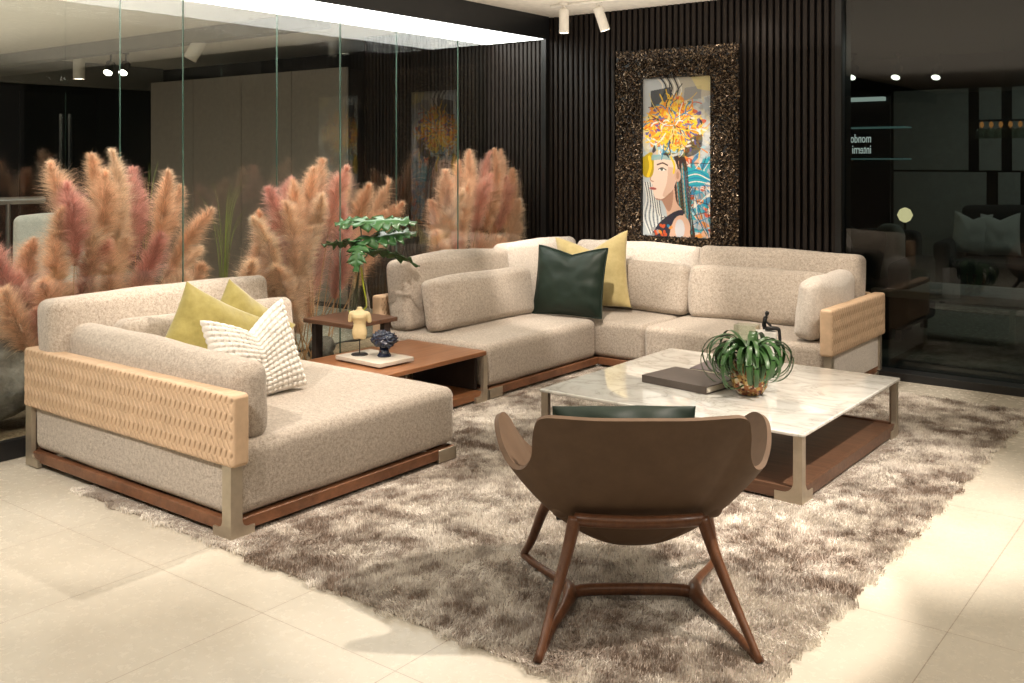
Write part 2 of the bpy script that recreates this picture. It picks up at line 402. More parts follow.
# the other walls of our room, behind and right of the camera
struct('wall_front', B(GX2-3, 5, -5.1, -5, 0, CZ, r=.001, m=1), M['wallbeige'])
struct('wall_right', B(5, 5.1, -5, WY, 0, CZ, r=.001, m=1), M['wallbeige'])

# ------------------------------------------------------------------ neighbouring showroom, left (behind the showcase)
struct('ceiling_left', B(-14, GX2-.031, -5, 9, CZ, CZ+.1, r=.001, m=1), M['ceiling'])
struct('wall_left', B(-13.1, -13, -5, 9, 0, CZ, r=.001, m=1), M['darkwall'])
struct('wall_far', B(-13, -6.831, 7.4, 7.5, 0, CZ, r=.001, m=1), M['darkwall'])
cb = thing('wardrobe', 'tall taupe wardrobe front with flush doors seen through the glass', 'wardrobe', (0, 0, 0))
mesh_obj('carcass', B(-10.05, -6.85, 6.42, 6.9, 0, 2.25, r=.003), M['darkwall'], cb)
xs = [-10.05, -9.25, -8.42, -7.63, -6.85]
# the wardrobe stands in front of the dark wall : shift slats clear of it
for a, b_ in zip(xs[:-1], xs[1:]):
    mesh_obj('door', B(a+.004, b_-.004, 6.39, 6.418, .05, 2.27, r=.003), M['cab'], cb)
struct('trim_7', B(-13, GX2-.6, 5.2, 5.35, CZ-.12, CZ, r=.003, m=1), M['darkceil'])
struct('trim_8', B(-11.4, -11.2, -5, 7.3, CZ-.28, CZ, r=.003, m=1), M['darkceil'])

# ------------------------------------------------------------------ neighbouring showroom, right (behind the smoked glass)
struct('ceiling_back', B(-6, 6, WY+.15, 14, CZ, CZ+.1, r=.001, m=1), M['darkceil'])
struct('wall_north', B(-6, 6, 11.6, 11.7, 0, CZ, r=.001, m=1), M['darkwall'])

# ------------------------------------------------------------------ spot heads
def spot_head(name, label, loc, tilt=(0, 0, 0), body='lampwhite', length=.17, r=.036, group=None, drop=.055, cz=CZ):
    t = thing(name, label, 'spotlight', (loc[0], loc[1], cz), 0, group)
    mb = MB(); mb.lathe([(.03, -.001), (.032, -.004), (.032, -.022), (.012, -.024), (.010, -drop)], 20)
    mesh_obj('mount', mb, M[body], t)
    rot = Matrix.Translation((0, 0, -drop)) @ Matrix.Rotation(tilt[2], 4, 'Z') @ Matrix.Rotation(tilt[0], 4, 'X') @ Matrix.Rotation(tilt[1], 4, 'Y')
    mb = MB(); mb.lathe([(.004, .012), (r*.7, .010), (r, 0), (r, -length), (r*.9, -length), (r*.86, -length+.012)], 28); mb.xf(rot)
    mesh_obj('lamp_body', mb, M[body], t)
    mb = MB(); mb.lathe([(r*.86, -length+.010), (r*.86, -length+.006), (.002, -length+.006)], 28); mb.xf(rot)
    mesh_obj('lens', mb, M['lens'], t)
    return t
p1 = (-4.07, 5.90); p2 = (-3.86, 5.98)
p1 = onY(564, 3, 6.02)[:2]; p2 = onY(598, 1, 6.1)[:2]
spot_head('track_spotlight', 'cream cylinder spotlight hanging straight down beside the tilted one', (p1[0], p1[1]), (0, 0, 0))
spot_head('track_spotlight', 'cream cylinder spotlight tilted towards the framed portrait', (p2[0], p2[1]), (R(12), R(-14), 0))
tag(mesh_obj('light_track', B(p1[0]-.15, p2[0]+.3, 6.05, 6.08, CZ-.018, CZ-.001, r=.003), M['lampwhite']), 'short cream light track on the ceiling above the corner', 'light track')
# in the left room
for (px, py, lab, kw) in [(79, 52, 'cream ceiling spotlight seen leftmost through the glass', {}), (202, 30, 'cream ceiling spotlight tilted left, seen above the wardrobe', dict(tilt=(R(-20), R(22), 0)))]:
    r_ = _ray(px, py); s = (CZ-CH)/r_.z; p = r_*s
    spot_head('ceiling_spotlight', lab, (p.x, p.y), kw.get('tilt', (0, 0, 0)), length=.22, r=.06, drop=.07)
for (px, py, lab) in [(111, 52, 'black ceiling spotlight left of its twin beyond the glass'), (126, 52, 'black ceiling spotlight right of its twin beyond the glass')]:
    r_ = _ray(px, py); s = (CZ-CH)/r_.z; p = r_*s
    spot_head('ceiling_spotlight', lab, (p.x, p.y), (R(-35), R(-25), 0), body='black', length=.14, r=.05, drop=.13)

# ------------------------------------------------------------------ sofa
def softbox(x0, x1, y0, y1, z0, z1, r=.05, bulge=(0, 0, .02), seed=0, wob=.006, n=(10, 10, 3), m=4, sag=None):
    c = Vector(((x0+x1)/2, (y0+y1)/2, (z0+z1)/2)); h = Vector((abs(x1-x0)/2, abs(y1-y0)/2, abs(z1-z0)/2))
    v, f = rbox((0, 0, 0), h, r, m, n); out = []
    for p in v:
        u = Vector((p.x/h.x, p.y/h.y, p.z/h.z)); q = Vector(p)
        k = lambda a, b_: max(0, 1-a*a)*max(0, 1-b_*b_)
        q.x += bulge[0]*math.copysign(1, u.x)*k(u.y, u.z)*abs(u.x)**2
        q.y += bulge[1]*math.copysign(1, u.y)*k(u.x, u.z)*abs(u.y)**2
        q.z += bulge[2]*(math.copysign(1, u.z) if u.z > 0 else 0)*k(u.x, u.y)*abs(u.z)**2
        w = noise.noise_vector(Vector(p)*3.1 + Vector((seed*7.3, seed, 0)))*wob + noise.noise_vector(Vector(p)*9 + Vector((seed, 0, seed)))*wob*.35
        q += w
        out.append(q + c)
    return out, f
def woven(x0, x1, y0, y1, z0, z1, faces='x', cell=.0335, r=.016, depth=.012, step=.0023):
    """padded panel whose outer face is woven from leather strips: slanted overlaps in zigzag rows"""
    h = Vector(((x1-x0)/2, (y1-y0)/2, (z1-z0)/2)); c = Vector(((x0+x1)/2, (y0+y1)/2, (z0+z1)/2))
    n = tuple(max(1, int(hh/step)) if i != (0 if faces == 'x' else 1) else 4 for i, hh in enumerate(h))
    v, f = rbox((0, 0, 0), h, r, 3, n); out = []; cl = []
    for p in v:
        p = Vector(p); slit_shade = 0
        if faces == 'x': u, face = p.y, abs(p.x)/h.x
        else: u, face = p.x, abs(p.y)/h.y
        w = p.z; row = math.floor(w/cell); fr = w/cell-row
        s = u/cell*1.05 + (fr-.5)*(.55 if row % 2 == 0 else -.35) + (.5 if row % 2 else 0)
        t = s - math.floor(s)
        # each lens-shaped slit sits where two strips overlap; it closes at the row ends
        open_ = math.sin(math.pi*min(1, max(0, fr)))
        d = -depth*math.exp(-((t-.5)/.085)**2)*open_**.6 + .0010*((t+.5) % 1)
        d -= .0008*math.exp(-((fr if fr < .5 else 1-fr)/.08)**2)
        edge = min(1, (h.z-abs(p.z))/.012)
        slit_shade = math.exp(-((t-.5)/.075)**2)*open_**.8*max(0, edge)  # shade inside the slits, darkened into the vertex colour below
        d *= max(0, edge)
        nrm = Vector((0, 0, 0))
        if face > .9:
            if faces == 'x': nrm.x = math.copysign(1, p.x)
            else: nrm.y = math.copysign(1, p.y)
        # top edge: shallow folded-over strips
        if p.z > h.z*.93 and face < .9: nrm = Vector((0, 0, 1)); d = -.0022*math.exp(-((t-.5)/.1)**2)
        if not (face > .9): slit_shade *= 0
        out.append(c + p + nrm*d); k_ = 1-.80*slit_shade; cl.append((k_, k_*(.97 if slit_shade > .2 else 1), k_*(.94 if slit_shade > .2 else 1)))
    return out, f, cl
def bracket(mb, cx, cy, sx, sy, ztop, w=.052, arm=.108, zlo=.006, zh=.07, th=.022, fil=.03, plate=None):
    """L-profile corner post with curved feet running along both rails. (cx,cy) outer corner, sx,sy inward signs"""
    # profile in (s,z): vertical post that flares into a foot
    prof = [(0, zlo), (arm, zlo), (arm, zh-.03)]
    for k in range(7):
        a = R(90)*k/6; prof.append((w+fil-fil*math.sin(a), zh-.03+fil-fil*math.cos(a)))
    prof += [(w, ztop), (0, ztop)]
    nn = len(prof)
    for axis in (0, 1):
        v = []
        for d in (0, th):
            for s_, z in prof:
                if axis == 1 and s_ == 0: s_ = th
                if axis == 0: v.append((cx+sx*s_, cy+sy*d, z))
                else: v.append((cx+sx*d, cy+sy*s_, z))
        f = [tuple(range(nn)), tuple(range(2*nn-1, nn-1, -1))] + [(i, (i+1) % nn, nn+(i+1) % nn, nn+i) for i in range(nn)]
        mb.add(v, f)
    return mb
def rail(x0, x1, y0, y1): return B(x0, x1, y0, y1, .026, .072, r=.004)
YX = (R(0), 0, 0)

# module one: the near-left seat with the woven arm
S1 = thing('sofa_module', 'beige sofa section at the left with woven leather arm facing the viewer', 'sofa', (-3.78, 2.88, 0))
def into(root, x): return x
def part(name, geo, m, root, **kw):
    o = mesh_obj(name, geo, m, root, **kw)
    o.matrix_parent_inverse = Matrix.Translation(-Vector(root.location)); return o
part('seat', softbox(-4.50, -3.028, 2.262, 3.520, .074, .342, r=.045, bulge=(.006, .006, .018), seed=1, wob=.004, n=(16, 14, 4)), M['fabric'], S1)
for a in ((-4.52, -3.03, 2.255, 2.29), (-4.52, -3.03, 3.46, 3.50), (-3.06, -3.022, 2.26, 3.50), (-4.53, -4.49, 2.26, 3.50)):
    part('rail', rail(*a), M['walnut'], S1)
for cx, cy, sx, sy, zt in ((-3.018, 2.245, -1, 1, .30), (-4.535, 2.245, 1, 1, .30), (-3.018, 3.507, -1, -1, .066), (-4.535, 3.507, 1, -1, .066)):
    mb = MB()
    if zt > .1: bracket(mb, cx, cy, sx, sy, zt)
    else: mb.rbox(min(cx, cx+sx*.13), max(cx, cx+sx*.13), min(cy, cy+sy*.02), max(cy, cy+sy*.02), .012, .07, r=.003); mb.rbox(min(cx, cx+sx*.02), max(cx, cx+sx*.02), min(cy, cy+sy*.12), max(cy, cy+sy*.12), .012, .07, r=.003)
    part('corner_bracket', mb, M['bronze'], S1, smooth=30)
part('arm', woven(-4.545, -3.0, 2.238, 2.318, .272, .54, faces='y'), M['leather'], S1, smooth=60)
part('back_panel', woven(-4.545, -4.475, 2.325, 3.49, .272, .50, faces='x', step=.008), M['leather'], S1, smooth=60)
def cushion(name, geo, m, root=None, lab=None, cat='cushion', group=None, rot=None, loc=(0, 0, 0)):
    o = mesh_obj(name, geo, m, root, loc=loc, rot=rot or (0, 0, 0), smooth=180)
    if root: o.matrix_parent_inverse = Matrix.Translation(-Vector(root.location))
    else: tag(o, lab, cat, group)
    return o
def seatcush(sx, sy, sz, r, bulge, seed, wob=.008, n=(8, 10, 5)):
    return softbox(-sx/2, sx/2, -sy/2, sy/2, 0, sz, r=r, bulge=bulge, seed=seed, wob=wob, n=n, m=5)
# back cushion of module one, leaning back
cushion('back_cushion', seatcush(.18, 1.20, .445, .045, (.035, .012, .012), 2), M['fabric'], S1, loc=(-4.36, 2.865, .325), rot=(0, R(-7), 0))
cushion('lumbar_cushion', seatcush(.14, .98, .33, .045, (.035, .01, .012), 3, wob=.012), M['fabric'], None, 'beige lumbar cushion leaning on the left sofa back behind the yellow pillows', loc=(-4.17, 3.00, .33), rot=(0, R(-9), 0))
cushion('arm_cushion', seatcush(1.30, .15, .305, .06, (.012, .024, .010), 4, n=(12, 6, 5)), M['fabric'], None, 'long pale beige bolster cushion standing against the woven left arm', loc=(-3.725, 2.415, .335), rot=(R(3), R(1.2), R(0)))

# module two: seat between wooden table and corner
S2 = thing('sofa_module', 'armless beige sofa section between the wooden table and the corner', 'sofa', (-4.05, 5.05, 0))
part('seat', softbox(-4.50, -3.61, 4.468, 5.652, .072, .325, r=.045, bulge=(.006, .004, .018), seed=5, wob=.004, n=(12, 14, 4)), M['fabric'], S2)
for a in ((-3.635, -3.60, 4.47, 5.65), (-4.53, -3.62, 4.46, 4.49), (-4.53, -4.49, 4.47, 5.65)): part('rail', rail(*a), M['walnut'], S2)
mb = MB(); mb.rbox(-3.62, -3.597, 4.462, 4.60, .012, .07, r=.003); mb.rbox(-3.75, -3.597, 4.460, 4.48, .012, .07, r=.003)
part('corner_bracket', mb, M['bronze'], S2)
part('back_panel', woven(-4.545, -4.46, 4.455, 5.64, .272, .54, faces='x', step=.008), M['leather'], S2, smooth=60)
cushion('back_cushion', seatcush(.18, 1.08, .445, .045, (.04, .012, .03), 6, wob=.011), M['fabric'], S2, loc=(-4.335, 5.03, .325), rot=(0, R(-7), 0))
cushion('lumbar_cushion', seatcush(.14, 1.02, .33, .045, (.038, .012, .014), 7, wob=.012), M['fabric'], None, 'beige lumbar cushion left of the dark green pillow', loc=(-4.115, 5.06, .33), rot=(0, R(-9), R(1)))

# module three : corner section
S3 = thing('sofa_module', 'beige corner sofa section behind the green and yellow pillows', 'sofa', (-3.9, 6.0, 0))
part('seat', softbox(-4.50, -3.255, 5.658, 6.50, .072, .318, r=.04, bulge=(.004, .006, .016), seed=8, wob=.004, n=(14, 10, 4)), M['fabric'], S3)
for a in ((-3.60, -3.26, 5.645, 5.675), (-4.53, -3.26, 6.48, 6.51), (-4.53, -4.49, 5.66, 6.51)): part('rail', rail(*a), M['walnut'], S3)
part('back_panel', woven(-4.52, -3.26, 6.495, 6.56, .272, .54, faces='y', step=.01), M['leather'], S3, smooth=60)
cushion('back_cushion', seatcush(.18, .88, .475, .05, (.04, .012, .015), 9), M['fabric_light'], S3, loc=(-4.37, 6.05, .32), rot=(0, R(-6), 0))
cushion('back_cushion', seatcush(1.04, .18, .465, .05, (.012, .04, .012), 10, n=(10, 8, 5)), M['fabric_light'], S3, loc=(-3.73, 6.37, .32), rot=(R(-6), 0, 0))
cushion('lumbar_cushion', seatcush(.98, .14, .34, .045, (.012, .038, .014), 11, wob=.012, n=(10, 6, 5)), M['fabric'], None, 'beige lumbar cushion right of the yellow pillow, under the portrait', loc=(-3.685, 6.165, .325), rot=(R(-9), 0, 0))
# module four : right section with arm
S4 = thing('sofa_module', 'beige sofa section at the right end with woven leather arm by the dark glass', 'sofa', (-2.6, 6.0, 0))
part('seat', softbox(-3.248, -2.055, 5.635, 6.50, .072, .322, r=.04, bulge=(.004, .006, .016), seed=12, wob=.004, n=(14, 10, 4)), M['fabric'], S4)
for a in ((-3.245, -2.06, 5.625, 5.655), (-3.245, -2.02, 6.48, 6.51), (-2.05, -2.01, 5.63, 6.51)): part('rail', rail(*a), M['walnut'], S4)
for cx, cy, sx, sy in ((-1.998, 5.605, -1, 1), (-1.998, 6.53, -1, -1)):
    mb = MB(); bracket(mb, cx, cy, sx, sy, .30, w=.045); part('corner_bracket', mb, M['bronze'], S4, smooth=30)
part('side_panel', softbox(-2.052, -2.008, 5.655, 6.49, .07, .275, r=.012, bulge=(.006, 0, 0), seed=20, wob=.002, n=(2, 8, 4)), M['fabric_light'], S4)
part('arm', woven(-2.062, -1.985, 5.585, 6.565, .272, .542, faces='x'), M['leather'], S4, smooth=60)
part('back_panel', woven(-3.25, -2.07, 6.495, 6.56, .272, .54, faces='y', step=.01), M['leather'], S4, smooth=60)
cushion('back_cushion', seatcush(1.12, .18, .475, .045, (.012, .04, .006), 13, n=(10, 8, 5)), M['fabric'], S4, loc=(-2.645, 6.37, .32), rot=(R(-6), 0, 0))
cushion('lumbar_cushion', seatcush(.96, .14, .35, .045, (.012, .038, .012), 14, wob=.012, n=(10, 6, 5)), M['fabric'], None, 'beige lumbar cushion leaning on the right sofa back, nearest the woven arm', loc=(-2.70, 6.165, .325), rot=(R(-9), 0, 0))
cushion('arm_cushion', seatcush(.14, .64, .37, .055, (.045, .012, .014), 15, wob=.022), M['fabric_light'], None, 'pale plump cushion leaning inside the right woven arm', loc=(-2.185, 6.00, .325), rot=(0, R(6), R(0)))

# ------------------------------------------------------------------ throw pillows
def pillow_geo(w, h, t, n=36, pinch=.06, seed=0, wr=.004, sagtop=0, bob=None, corner=1.0):
    """front/back grids sharing the seam. local: x width, z height from 0, y thickness (front is -y)"""
    V = []; F = []; idx = {}
    us = [math.sin(R(90)*(2*i/n-1)) for i in range(n+1)] if not bob else [2*i/n-1 for i in range(n+1)]
    for side in (-1, 1):
        for i, u in enumerate(us):
            for j, w_ in enumerate(us):
                edge = i in (0, n) or j in (0, n)
                if edge and side == 1: idx[(side, i, j)] = idx[(-1, i, j)]; continue
                prof = ((1-u**4)*(1-w_**4))**.55*(1-.25*(u*u+w_*w_)/2)
                # outline pulls in between the corners
                x = u*w/2*(1-pinch*(1-w_*w_)*1.0); z = w_*h/2*(1-pinch*(1-u*u))
                z -= sagtop*(1-abs(u))**1.5*(1+w_)/2 if sagtop else 0
                y = side*t/2*prof
                d = noise.noise(Vector((u*2.2+seed, w_*2.2, side*3.1)))*wr*3 + noise.noise(Vector((u*6+seed, w_*5, side)))*wr
                rad = noise.noise(Vector((math.atan2(w_, u)*2.5, seed*2.0, side)))*wr*2.5*(u*u+w_*w_)
                y += side*(d+rad)*min(1, prof*2.5)
                if bob and not edge:
                    nb = bob; a = (u+1)/2*nb; b_ = (w_+1)/2*nb; fa, fb = a-math.floor(a)-.5, b_-math.floor(b_)-.5
                    rr = math.sqrt(fa*fa+fb*fb)/.5; y += side*.017*math.sqrt(max(0, 1-rr*rr)) if rr < 1 else 0
                idx[(side, i, j)] = len(V); V.append(Vector((x, y, z+h/2)))
    for side in (-1, 1):
        for i in range(n):
            for j in range(n):
                q = (idx[(side, i, j)], idx[(side, i+1, j)], idx[(side, i+1, j+1)], idx[(side, i, j+1)])
                F.append(q if side == -1 else q[::-1])
    return V, F
def throw(name, lab, geo, m, loc, yaw, lean, roll=0, cat='pillow', group=None, root=None):
    o = mesh_obj(name, geo, m, root, smooth=180)
    o.matrix_local = Matrix.Translation(loc) @ Matrix.Rotation(yaw, 4, 'Z') @ Matrix.Rotation(-lean, 4, 'X') @ Matrix.Rotation(roll, 4, 'Y')
    if not root: tag(o, lab, cat, group)
    return o
g1 = throw('throw_pillow', 'dark green leather pillow with piped edge in the sofa corner', pillow_geo(.52, .47, .17, seed=1, pinch=.05, sagtop=.05), M['green_leather'], (-3.83, 5.60, .335), R(8), R(13))
# piping around its seam
seam = [g1.data.vertices[0].co.copy()]
def seam_loop(w, h, pinch, sagtop, n=24):
    pts = []
    for a, b_ in ((-1, 0), (0, 1), (1, 0), (0, -1)):
        for k in range(n):
            s = 2*k/n-1
            u, w_ = [( -1, s), (s, 1), (1, -s), (-s, -1)][[(-1, 0), (0, 1), (1, 0), (0, -1)].index((a, b_))]
            x = u*w/2*(1-pinch*(1-w_*w_)); z = w_*h/2*(1-pinch*(1-u*u)) - sagtop*(1-abs(u))**1.5*(1+w_)/2
            pts.append((x, 0, z+h/2))
    pts.append(pts[0]); return pts
pp = mesh_obj('piping', MB().tube(seam_loop(.525, .475, .05, .05), .007, 8), M['green_leather'], g1)
throw('throw_pillow', 'pale yellow velvet pillow leaning behind the dark green pillow', pillow_geo(.56, .55, .16, seed=4, pinch=.09, sagtop=.10), M['mustard'], (-3.82, 5.93, .335), R(12), R(13), R(-7))
throw('throw_pillow', 'olive yellow velvet pillow left of its twin, behind the bolster', pillow_geo(.44, .44, .15, seed=6, pinch=.08, sagtop=.0), M['olive'], (-3.97, 2.73, .35), R(78), R(14), R(30))
throw('throw_pillow', 'olive yellow velvet pillow half hidden behind the white bobble pillow', pillow_geo(.44, .44, .15, seed=9, pinch=.08, sagtop=.0), M['olive'], (-4.02, 2.95, .34), R(84), R(14), R(38))
throw('throw_pillow', 'white bobble-knit pillow on the left sofa seat', pillow_geo(.40, .41, .15, seed=12, pinch=.05, sagtop=.10, bob=15, n=15*8), M['white_knit'], (-3.53, 2.82, .345), R(76), R(18), R(-9))

# ------------------------------------------------------------------ low wooden table between the sofa sections
T = thing('side_table', 'low open walnut side table between the two left sofa sections', 'table', (-3.9, 3.98, 0))
part('table_top', B(-4.22, -3.60, 3.525, 4.452, .272, .297, r=.004), M['walnut_y'], T)
part('shelf', B(-4.20, -3.615, 3.53, 4.435, .022, .066, r=.003), M['walnut_y'], T)
part('side_panel', B(-4.15, -3.66, 4.415, 4.437, .067, .272, r=.003), M['dark_panel'], T)
part('side_panel', B(-4.15, -3.66, 3.528, 3.545, .067, .272, r=.003), M['dark_panel'], T)
for cx, cy, sx, sy in ((-3.597, 4.455, -1, -1), (-3.597, 3.524, -1, 1), (-4.215, 4.455, 1, -1), (-4.215, 3.524, 1, 1)):
    mb = MB(); bracket(mb, cx, cy, sx, sy, .271, w=.035, arm=.10, th=.02, fil=.028); part('corner_bracket', mb, M['bronze'], T, smooth=30)
# raised small table
U = thing('side_table', 'small raised dark walnut table carrying the glass vase', 'table', (-4.36, 4.09, 0))
part('table_top', B(-4.56, -4.15, 3.905, 4.285, .437, .462, r=.004), M['walnut_dark'], U)
for x, y in ((-4.53, 3.99), (-4.19, 4.22), (-4.24, 3.93)):
    if (x, y) == (-4.24, 3.93): continue
    part('leg', B(x-.018, x+.018, y-.028, y+.028, 0, .437, r=.003), M['dark_panel'], U)
part('foot_bar', MB().rbox(-4.54, -4.18, 4.08, 4.12, .0, .02, r=.003).rbox(-4.548, -4.512, 3.97, 4.13, .0, .02, r=.003).rbox(-4.208, -4.172, 4.07, 4.24, 0, .02, r=.003), M['dark_panel'], U)

# ------------------------------------------------------------------ coffee table
K = thing('coffee_table', 'large square marble-topped coffee table on bronze corner legs', 'table', (-2.15, 4.52, 0))
part('table_top', B(-2.803, -1.492, 3.868, 5.178, .281, .297, r=.006, m=3), M['marble'], K)
part('under_frame', MB().rbox(-2.62, -1.68, 4.05, 4.08, .262, .281).rbox(-2.62, -1.68, 4.97, 5.0, .262, .281).rbox(-2.62, -2.59, 4.05, 5.0, .262, .281).rbox(-1.71, -1.68, 4.05, 5.0, .262, .281), M['black'], K)
part('shelf', MB().rbox(-2.77, -1.525, 3.895, 5.145, .03, .062, r=.004).rbox(-2.79, -1.505, 3.877, 3.897, .018, .072, r=.003).rbox(-2.79, -1.505, 5.145, 5.165, .018, .072, r=.003).rbox(-2.79, -2.77, 3.88, 5.16, .018, .072, r=.003).rbox(-1.525, -1.505, 3.88, 5.16, .018, .072, r=.003), M['walnut_dark'], K)
for cx, cy, sx, sy in ((-1.50, 3.874, -1, 1), (-2.795, 3.874, 1, 1), (-1.50, 5.17, -1, -1), (-2.795, 5.17, 1, -1)):
    mb = MB(); bracket(mb, cx, cy, sx, sy, .281, w=.038, arm=.118, zlo=.0, zh=.078, th=.024, fil=.045); part('leg', mb, M['bronze'], K, smooth=30)
bk = thing('book', 'large closed grey-brown book lying on the marble table', 'book', (-2.20, 4.50, .2975), R(-8))
mesh_obj('cover', MB().rbox(-.19, .19, -.14, .14, 0, .004, r=.001).rbox(-.19, .19, -.14, .14, .032, .036, r=.001).rbox(-.19, .19, -.142, -.137, 0, .036, r=.001), M['book'], bk)
mesh_obj('pages', B(-.186, .184, -.137, .135, .0042, .0318, r=.001), M['paper'], bk)
bk.location = (-2.275, 4.41, .2975)
bk2 = thing('book', 'thinner mauve-grey book behind the larger one, half under the plant', 'book', (-2.25, 4.76, .2975), R(4))
mesh_obj('cover', MB().rbox(-.15, .15, -.12, .12, 0, .003, r=.001).rbox(-.15, .15, -.12, .12, .022, .025, r=.001).rbox(-.152, -.147, -.12, .12, 0, .025, r=.001), M['book2'], bk2)
mesh_obj('pages', B(-.146, .146, -.116, .116, .0032, .0218, r=.001), M['paper'], bk2)

# pot and strap-leaved plant
PX, PY = -1.955, 4.39
pt = thing('potted_plant', 'bushy green plant with long curling strap leaves in a mosaic pot', 'plant', (PX, PY, .2975))
prof = [(.045, .0), (.062, .004), (.082, .04), (.090, .08), (.088, .12), (.076, .155), (.068, .168), (.062, .168), (.066, .15), (.06, .14)]
mesh_obj('pot', MB().lathe(prof, 40), M['pot'], pt, smooth=60)
lr = random.Random(3)
for k in range(76):
    a = lr.uniform(0, 2*math.pi); reach = lr.uniform(.10, .21); hgt = lr.uniform(.03, .10); drop = lr.uniform(.05, .20); curl = lr.uniform(-.05, .09)
    d = Vector((math.cos(a), math.sin(a), 0)); s = Vector((-d.y, d.x, 0))*lr.uniform(-.05, .05)
    z0 = .155
    rr = lr.uniform(.05, .094); tot = lr.uniform(R(210), R(400)); ex = lr.uniform(1.0, 1.2); lift = lr.uniform(-.02, .045); tw = lr.uniform(-.5, .5)
    pts = [d*.012 + Vector((0, 0, z0-.03))]
    for q in range(12):
        g = tot*q/11; rr_ = rr*(1-.12*q/11)
        c_ = d*(.02+rr*ex)+Vector((0, 0, z0+lift*min(1, q/3)))
        pts.append(c_ + d*(-math.cos(g)*rr_*ex) + Vector((0, 0, math.sin(g)*rr_*(1.0 if g < math.pi else 1.25))) + Vector((-d.y, d.x, 0))*tw*rr_*(q/11))
    P = spline(pts, 6); nP = len(P); v = []; f = []; w0 = lr.uniform(.0075, .015)
    for i, p in enumerate(P):
        t = (P[min(i+1, nP-1)]-P[max(i-1, 0)]).normalized(); sd = t.cross(Vector((0, 0, 1)))
        if sd.length < .2: sd = Vector((-d.y, d.x, 0))
        sd.normalize(); up = sd.cross(t).normalized(); q = i/(nP-1); w = w0*(1-q**3.5)*(.55+.45*min(1, q*5)) + .0012
        z = max(.006, p.z)
        p = Vector((p.x, p.y, z))
        v += [p - sd*w, p - up*w*.35, p + sd*w, p + up*(-w*.35+.0012)]
        if i:
            o = (i-1)*4
            f += [(o, o+1, o+5, o+4), (o+1, o+2, o+6, o+5), (o+2, o+3, o+7, o+6), (o+3, o, o+4, o+7)]
    f += [(3, 2, 1, 0), ((nP-1)*4, (nP-1)*4+1, (nP-1)*4+2, (nP-1)*4+3)]
    mesh_obj('leaf', (v, f), M['strap_green'], pt, smooth=80)

# seated figure sculpture on its white block, clear glass cube behind the plant
sf = thing('figurine', 'black seated figure sculpture perched on a white block behind the plant', 'sculpture', (-2.03, 4.77, .2975), R(25))
mesh_obj('block', B(-.055, .045, -.045, .045, 0, .235, r=.004), M['whiteblock'], sf)
bm_ = MB()
sk = [(0, 0, .245), (0, 0, .285), (.004, 0, .318)]
bm_.tube(spline([(-.01, 0, .246), (-.014, 0, .27), (-.010, 0, .295), (-.004, 0, .312)], 4), [.011]*4+[.010]*4+[.011]*4+[.005], 10)
bm_.tube(spline([(-.004, 0, .308), (-.002, 0, .318), (0, 0, .326), (.001, 0, .338)], 3), [.005, .006, .007, .009, .011, .0115, .0115, .0105, .008, .003], 10)
for s_ in (-1, 1):
    bm_.tube(spline([(-.01, s_*.007, .247), (.03, s_*.010, .250), (.056, s_*.012, .246), (.062, s_*.012, .215), (.066, s_*.012, .172), (.084, s_*.013, .163)], 4), [.0095]*5+[.0085]*5+[.0075]*5+[.005]*6, 8)
    bm_.tube(spline([(-.012, s_*.013, .302), (.0, s_*.020, .278), (.022, s_*.016, .262)], 4), [.005, .005, .005, .0045, .004, .004, .004, .004, .003], 8)
mesh_obj('body', bm_, M['black'], sf, smooth=180)
gc = thing('glass_vase', 'small clear square glass vase partly hidden behind the plant', 'vase', (-2.13, 4.72, .298), R(8))
gv = MB()
for a in ((-.06, -.056, -.045, .045), (.056, .06, -.045, .045), (-.056, .056, -.045, -.041), (-.056, .056, .041, .045)): gv.rbox(a[0], a[1], a[2], a[3], 0, .225, r=.0008, m=1)
gv.rbox(-.056, .056, -.041, .041, 0, .006, r=.001, m=1)
mesh_obj('vase_wall', gv, M['vase_glass'], gc)
gc.location = (-2.22, 4.95, .298)

# ------------------------------------------------------------------ tray and ornaments on the low table
ty = thing('tray', 'pale flat stone tray on the low walnut table', 'tray', (-3.895, 3.84, .2975), R(-3))
mesh_obj('tray_slab', B(-.18, .18, -.125, .125, .008, .030, r=.003), M['tray'], ty)
mesh_obj('tray_foot', B(-.155, .155, -.105, .105, 0, .0085, r=.001), M['black'], ty)
def body_loft(secs, n=20):
    v = []; f = []
    for (cx, cy, z, rx, ry, sq) in secs:
        for j in range(n):
            th = 2*math.pi*j/n; c_, s_ = math.cos(th), math.sin(th)
            v.append((cx+rx*math.copysign(abs(c_)**sq, c_), cy+ry*math.copysign(abs(s_)**sq, s_), z))
    for i in range(len(secs)-1):
        for j in range(n): f.append((i*n+j, i*n+(j+1) % n, (i+1)*n+(j+1) % n, (i+1)*n+j))
    f.append(tuple(range(n-1, -1, -1))); f.append(tuple((len(secs)-1)*n+j for j in range(n)))
    return v, f
ts = thing('figurine', 'cream headless torso figurine on a thin rod and round black foot', 'sculpture', (-3.985, 3.815, .3275), R(25))
mesh_obj('base', MB().lathe([(.046, 0), (.047, .003), (.045, .006), (.006, .008)], 30), M['black'], ts)
mesh_obj('rod', MB().tube([(0, 0, .006), (0, 0, .10)], .003, 8), M['black'], ts)
tb = MB(); tb.v, tb.f = [], []
